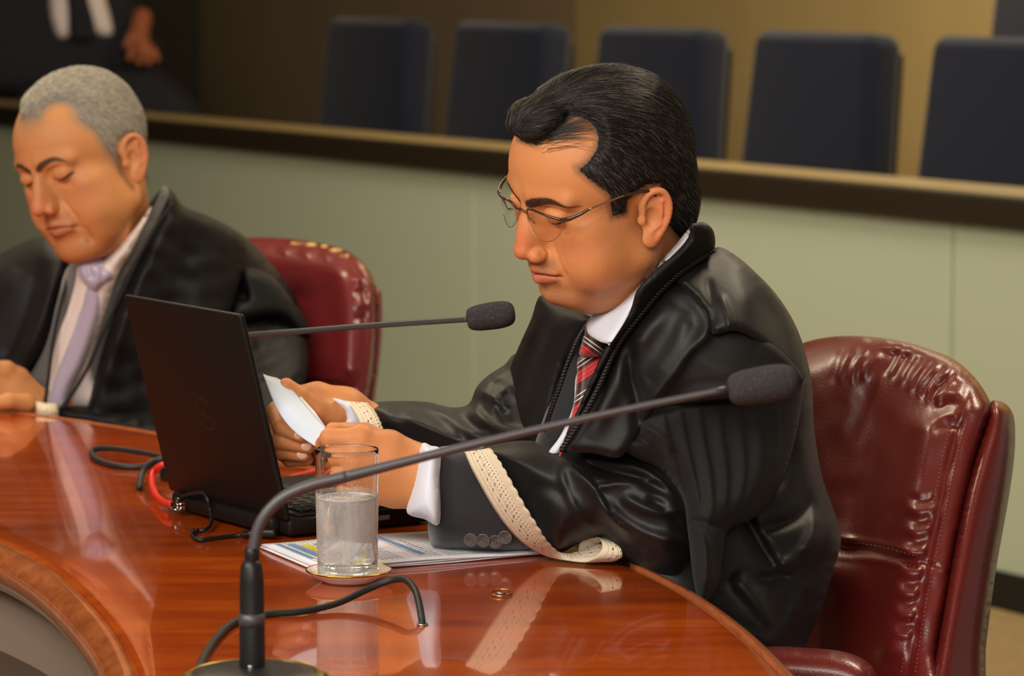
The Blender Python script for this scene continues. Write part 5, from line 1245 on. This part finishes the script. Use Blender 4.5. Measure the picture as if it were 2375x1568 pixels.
Lm = M['leather']
bk = pillow('backrest', [(1700,900),(1780,830),(1860,796),(1930,781),(2005,780),(2085,790),(2150,808),(2210,832),(2252,866),(2282,905),(2300,948),(2286,1000),(2262,1080),(2240,1180),(2218,1280),(2198,1400),(2176,1520),(2160,1660),(1760,1660),(1760,1300),(1720,1100)],
    [(1750,900,3.98),(2000,850,3.86),(2290,960,3.66),(2170,1560,3.50),(1800,1560,3.84),(2000,1250,3.74)], Lm, ch1, 0.075, 0.06, 95, 7,
    folds=[([(2080,830),(2020,960),(1990,1130),(1985,1260)], 60, -0.030, 'o'), ([(2225,842),(2243,880),(2241,930),(2218,1010),(2196,1100),(2176,1200),(2152,1300),(2130,1410),(2105,1568),(2095,1640)], 9, -0.007),
           ([(2150,1000),(2125,1130),(2095,1300),(2060,1500)], 34, 0.022, 'o'), ([(1930,1265),(2010,1275),(2080,1292),(2130,1303)], 9, -0.012), ([(1930,1290),(2040,1300),(2128,1322)], 8, 0.005), ([(1940,1248),(2040,1262),(2128,1285)], 8, 0.006), ([(2130,1303),(2190,1320)], 6, -0.003)]
          +[([(2085+14*k,800+5*k),(2068+10*k,840+7*k),(2048+12*k,868+8*k)], 6, (0.0045 if k % 2 else -0.0045)) for k in range(12)]
          +[([(2160,900+26*k),(2200,885+26*k),(2232,888+26*k)], 8, (0.004 if k % 2 else -0.004)) for k in range(5)]+[([(2100-k*3,1150+24*k),(2140-k*3,1162+24*k),(2170-k*4,1150+24*k)], 9, (0.004 if k % 2 else -0.004)) for k in range(14)]
          +[([(1960+18*k,800+k*4),(1945+14*k,840),(1930+14*k,890)], 9, (0.003 if k % 2 else -0.003)) for k in range(6)], wr=0.001, wrs=90)
seam('stitching', bk, [(2205,835),(2222,880),(2219,930),(2198,1010),(2178,1100),(2158,1200),(2136,1300),(2114,1410),(2090,1566)], 0.00045, M['thread'], ch1, 5, 0.0006, True)
seam('stitching', bk, [(2243,862),(2257,900),(2254,940),(2232,1010),(2209,1100),(2190,1200),(2168,1300),(2146,1410),(2122,1566)], 0.00045, M['thread'], ch1, 5, 0.0006, True)
seam('stitching', bk, [(1950,1255),(2040,1268),(2126,1290)], 0.00045, M['thread'], ch1, 5, 0.0006, True); seam('stitching', bk, [(1950,1284),(2040,1296),(2124,1314)], 0.00045, M['thread'], ch1, 5, 0.0006, True)
pillow('outer_shell', [(2296,934),(2318,930),(2340,944),(2353,975),(2354,1040),(2345,1120),(2330,1210),(2312,1310),(2298,1410),(2286,1510),(2276,1660),(2150,1660),(2166,1540),(2190,1400),(2214,1270),(2236,1160),(2262,1060),(2284,985)],
    [(2320,950,3.68),(2250,1250,3.58),(2200,1600,3.50),(2290,1500,3.56)], Lm, ch1, 0.05, 0.08, 40, 7)
pillow('armrest', [(1700,1512),(1780,1500),(1860,1502),(1950,1510),(2005,1530),(2030,1560),(2040,1620),(2030,1700),(1700,1700),(1680,1560)], [(1720,1540,3.44),(2020,1580,3.38)], Lm, ch1, 0.045, 0.05, 60, 8)
pillow('arm_panel', [(1750,1660),(2030,1660),(2080,1700),(2100,2150),(1820,2150)], [(1900,1700,3.42),(1950,2100,3.42)], Lm, ch1, 0.04, 0.04, 40, 16)
add_pedestal(ch1, 0.42, 3.62, 0.50, Lm)

# ================================================================== CHAIR AND CLOTHES OF MAN 2
Lf = M['leather_far']
ch2 = empty('leather_armchair', (-0.42, 5.15, 0), 'oxblood leather armchair behind the grey haired man, yellowish highlights painted on its top', 'chair', 'oxblood leather armchairs at the table'); del ch2['group']; del ch1['group']
ch2['label'] = 'oxblood leather armchair behind the grey haired man, yellowish highlights painted on its top edge'
bk2 = pillow('backrest', [(500,575),(560,554),(620,551),(690,556),(760,568),(810,585),(845,612),(866,650),(873,700),(872,780),(864,870),(850,960),(840,1080),(520,1080),(480,800)],
    [(560,600,5.20),(860,660,4.96),(840,1000,4.90),(560,1000,5.10)], Lf, ch2, 0.08, 0.08, 70, 7,
    folds=[([(800,600),(838,640),(848,720),(845,820),(835,920)], 8, -0.008), ([(790,640),(800,740),(800,850)], 30, 0.018, 'o'), ([(690,700),(680,800),(690,900)], 40, -0.02, 'o'), ([(690,895),(760,890),(830,905)], 7, -0.010)]
          +[([(640+26*k,560+3*k),(636+24*k,588+3*k)], 6, (0.005 if k % 2 else -0.005)) for k in range(8)]+[([(820,620+30*k),(855,615+30*k)], 7, (0.005 if k % 2 else -0.005)) for k in range(5)]+[([(700+22*k,900),(702+22*k,935)], 7, (0.006 if k % 2 else -0.006)) for k in range(6)], wr=0.0)
pillow('outer_shell', [(864,668),(878,668),(886,690),(887,770),(880,850),(870,930),(858,1080),(826,1080),(846,950),(858,850),(866,760)], [(875,700,4.96),(850,1000,4.92)], Lf, ch2, 0.03, 0.08, 16, 6)
M['leather_glint'] = mat('leather_highlight', srgb(196, 160, 96), 0.6)  # yellowish lamp highlights on the chair top, painted as patches
tr2 = bvh(bk2); rs = np.random.RandomState(5)
for cx_, cy_, rx_, ry_ in ((690,563,16,3), (722,566,13,4), (752,570,8,3), (778,579,14,4), (800,592,10,4), (838,618,8,4)):
    P = [onsurf(tr2, cx_+rx_*math.cos(a)*(0.8+0.4*rs.rand()), cy_+ry_*math.sin(a)+1, 0.0012, 5.0) for a in np.linspace(0, 2*math.pi, 14)[:-1]]; c = sum(P, Vector())/len(P)
    mesh('highlight_patch', [c]+P, [(0, 1+k, 1+(k+1) % len(P)) for k in range(len(P))], M['leather_glint'], ch2, False)
add_pedestal(ch2, -0.50, 5.12, 0.50, Lf)
MR = M['matte_robe']
pillow('robe_back', [(372,440),(402,446),(425,478),(480,500),(540,530),(590,568),(640,625),(680,680),(705,740),(722,790),(712,860),(690,930),(650,990),(560,1080),(-80,1080),(-160,900),(-120,720),(-40,620),(40,568),(110,548),(170,560),(300,520)],
    [(380,480,4.86),(650,750,5.02),(0,700,4.98),(300,1000,4.92)], MR, man2, 0.12, 0.14, 150, 9, folds=[([(640,640),(670,720),(660,800)], 20, 0.012, 's'), ([(560,700),(620,680),(690,740)], 16, 0.014), ([(540,760),(620,740),(690,800)], 14, -0.014), ([(640,800),(660,880),(640,960)], 18, 0.012)], wr=0.003, wrs=90)
pillow('suit_jacket', [(378,430),(392,452),(360,520),(320,590),(285,660),(262,740),(240,840),(215,950),(60,950),(40,900),(75,860),(110,790),(135,690),(165,610),(250,600),(330,520),(365,465)], [(370,450,4.68),(300,600,4.665),(200,640,4.69),(100,900,4.76)], M['greysuit'], man2, 0.02, 0.06, 40, 7)
pillow('shirt', [(352,478),(320,520),(280,565),(232,605),(182,608),(176,650),(160,710),(135,780),(118,850),(110,940),(240,942),(215,860),(235,760),(272,640),(300,590),(335,520)], [(340,490,4.645),(260,600,4.64),(200,630,4.655),(150,900,4.72)], M['shirt_cream'], man2, 0.02, 0.05, 34, 6, folds=[([(236,612),(266,640)], 5, 0.004)])
M['lilac'] = mat('lilac_satin_tie', srgb(172, 162, 182), 0.32, spec=0.7, sheen=0.4)
t2 = pillow('necktie', [(198,660),(238,664),(234,720),(216,780),(190,850),(160,910),(150,950),(108,950),(122,890),(150,820),(172,760),(188,710)], [(210,680,4.65),(130,930,4.685)], M['lilac'], man2, 0.012, 0.01, 20, 5)
pillow('knot', [(184,608),(236,602),(264,640),(238,664),(222,676),(200,664),(182,640)], [(220,640,4.635)], M['lilac'], t2, 0.018, 0.01, 26, 5, folds=[([(200,612),(215,650)], 7, -0.004), ([(240,615),(235,655)], 6, -0.003)])
pillow('robe_front', [(385,443),(402,447),(425,478),(500,510),(570,560),(560,640),(520,760),(480,860),(440,960),(400,1000),(205,1000),(210,920),(235,820),(262,740),(300,650),(340,560),(375,490)], [(390,470,4.69),(540,600,4.82),(290,700,4.665),(240,900,4.70),(430,900,4.74)], MR, man2, 0.035, 0.08, 55, 8,
       folds=[([(400,500),(330,650),(270,800),(225,950)], 14, 0.008), ([(440,520),(400,680),(340,830)], 24, -0.008), ([(480,560),(470,680),(420,820)], 24, 0.008)], wr=0.002, wrs=90)
pillow('robe_front', [(110,548),(60,565),(0,600),(-80,650),(-150,800),(-120,960),(0,960),(40,900),(80,840),(112,780),(135,700),(160,620),(150,580)], [(120,560,4.78),(140,640,4.74),(-80,800,4.84),(90,850,4.74)], MR, man2, 0.04, 0.08, 60, 8,
       folds=[([(100,600),(60,740),(0,860)], 20, -0.012), ([(40,620),(0,720),(-60,850)], 24, 0.01), ([(130,620),(100,730),(50,840)], 14, 0.008)])
rope('cord', [W(*p) for p in ((400,470,4.65),(365,520,4.64),(320,600,4.63),(282,680,4.625),(240,770,4.645),(205,850,4.65),(170,910,4.66),(140,950,4.67))], 0.0024, M['cord'], man2)
rope('cord', [W(*p) for p in ((158,640,4.70),(138,720,4.68),(122,800,4.68),(112,880,4.68),(104,935,4.68))], 0.0024, M['cord'], man2)
pillow('sleeve_trim', [(560,620),(600,625),(640,650),(680,700),(712,745),(722,790),(690,770),(660,740),(620,735),(570,745),(530,740),(545,700),(570,690),(560,650)], [(620,690,4.86),(560,700,4.84)], MR, man2, 0.02, 0.05, 26, 6)
pillow('near_sleeve', [(530,730),(600,720),(690,760),(715,830),(700,900),(640,970),(560,1020),(440,1040),(300,1010),(200,985),(128,968),(130,938),(230,942),(330,945),(430,900),(490,820)],
    [(620,800,4.86),(130,955,4.70),(400,960,4.72)], MR, man2, 0.05, 0.07, 60, 7, folds=[([(480,860),(560,880),(640,860)], 14, 0.012), ([(300,960),(400,950),(480,900)], 12, 0.008), ([(540,800),(560,900),(520,980)], 14, -0.012)], wr=0.002, wrs=60)
ribbon('lace_trim', Wv([(82,930,4.665),(84,948,4.655),(84,966,4.66)]), Wv([(132,936,4.665),(134,952,4.655),(134,970,4.66)]), M['lace'], man2, 24, 8, 0.0014, 0.03, 4, None, 6, 0.012)
hd2 = hand_mesh([[(140,958,4.72,26),(85,945,4.71,23)], [(85,930,4.70,19),(40,880,4.69,17),(15,860,4.68,13)], [(85,945,4.70,20),(30,910,4.69,18),(-10,890,4.68,13)], [(85,955,4.70,20),(30,935,4.69,17),(-15,920,4.68,13)]],
    [[(15,858,4.68,12),(-25,852,4.67,10),(-45,880,4.66,9)], [(-10,888,4.68,12),(-50,890,4.67,10),(-60,915,4.66,9)], [(-15,918,4.68,12),(-50,920,4.67,9.5),(-55,940,4.66,8.5)], [(60,935,4.66,13),(20,930,4.64,10.5),(-15,938,4.635,9)]], h=0.002)
joinbody(b2, *hd2)
core(b2, [[(268,640,4.84,50),(270,760,4.97,85),(280,1000,5.00,110)], [(270,740,4.96,60),(560,720,4.98,48),(600,930,4.90,44),(140,958,4.72,26)]], 0.014)

# ================================================================== PERSON FAR BEHIND
D3 = 12.2
man3 = empty('person', tuple(W(200, 200, D3)), 'blurred person in dark suit, white shirt and dark tie seated beyond the rail', 'person')
M['darksuit'] = mat('dark_navy_suit', srgb(22, 22, 28), 0.85)
M['skin3'] = mat('brown_skin', srgb(150, 84, 48), 0.6)
pillow('suit_jacket', [(-60,-260),(80,-300),(240,-260),(300,-60),(340,30),(375,110),(380,140),(330,150),(280,200),(100,230),(-80,200),(-100,-60)], [(100,0,D3)], M['darksuit'], man3, 0.10, 0.12, 60, 12)
pillow('shirt', [(105,-120),(215,-120),(240,-20),(262,70),(240,85),(190,70),(140,90),(118,40),(112,-40)], [(180,0,D3-0.10)], M['shirt_cream'], man3, 0.02, 0.03, 20, 8)
pillow('necktie', [(145,-120),(180,-120),(200,-20),(222,84),(165,86),(158,20)], [(180,0,D3-0.13)], M['darksuit'], man3, 0.01, 0.01, 10, 6)
pillow('trousers', [(200,150),(330,140),(400,180),(440,220),(480,280),(500,420),(380,520),(300,520),(280,360),(40,360),(40,200)], [(300,260,D3-0.05)], M['darksuit'], man3, 0.10, 0.08, 50, 12)
hd3 = hand_mesh([[(330,40,D3-0.12,34),(320,90,D3-0.16,36),(335,120,D3-0.18,34)]], [[(310,110,D3-0.18,14),(300,135,D3-0.19,12)], [(325,120,D3-0.18,14),(322,145,D3-0.19,12)], [(342,122,D3-0.18,14),(345,145,D3-0.19,12)], [(356,116,D3-0.18,13),(365,138,D3-0.19,11)], [(305,80,D3-0.18,14),(292,105,D3-0.19,12)]], h=0.005)
b3 = npmesh('body', *hd3, M['skin3'], man3)
core3 = [[(170,-400,D3,80),(170,-250,D3,60),(170,0,D3,90)]]
def f3(P):
    d = s_ell(P, np.array(W(170,-400,D3-0.02)), (0.085,0.10,0.12))
    for a, b in ((core3[0][0], core3[0][1]), (core3[0][1], core3[0][2])): d = smin(d, s_cone(P, W(*a[:3]), W(*b[:3]), a[3]/1000, b[3]/1000), 0.03)
    return d
c0 = np.array(W(170,-250,D3)); V, F = surface_net(f3, c0-0.5, c0+0.5, 0.015)
b3.data.attributes.new('t0', 'FLOAT', 'POINT'); joinbody(b3, V, F)
ch3 = empty('dark_chair', tuple(W(60, 300, 12.7)[:2])+(0,), 'dark chair almost lost in shadow under the blurred seated person', 'chair')
p3 = W(60, 160, 12.6)
bm = bmesh.new(); box(bm, (p3.x, p3.y, 0.85), (0.60, 0.10, 0.75), None, 0.05, 4); bmobj('backrest', bm, M['skirt'], ch3)
bm = bmesh.new(); box(bm, (p3.x+0.1, p3.y-0.28, 0.46), (0.62, 0.50, 0.12), None, 0.04, 4); bmobj('seat', bm, M['skirt'], ch3)
for dx in (-0.25, 0.35):
    bm = bmesh.new(); box(bm, (p3.x+dx, p3.y-0.2, 0.20), (0.05, 0.45, 0.40), None, 0.01, 2); bmobj('leg', bm, M['skirt'], ch3)
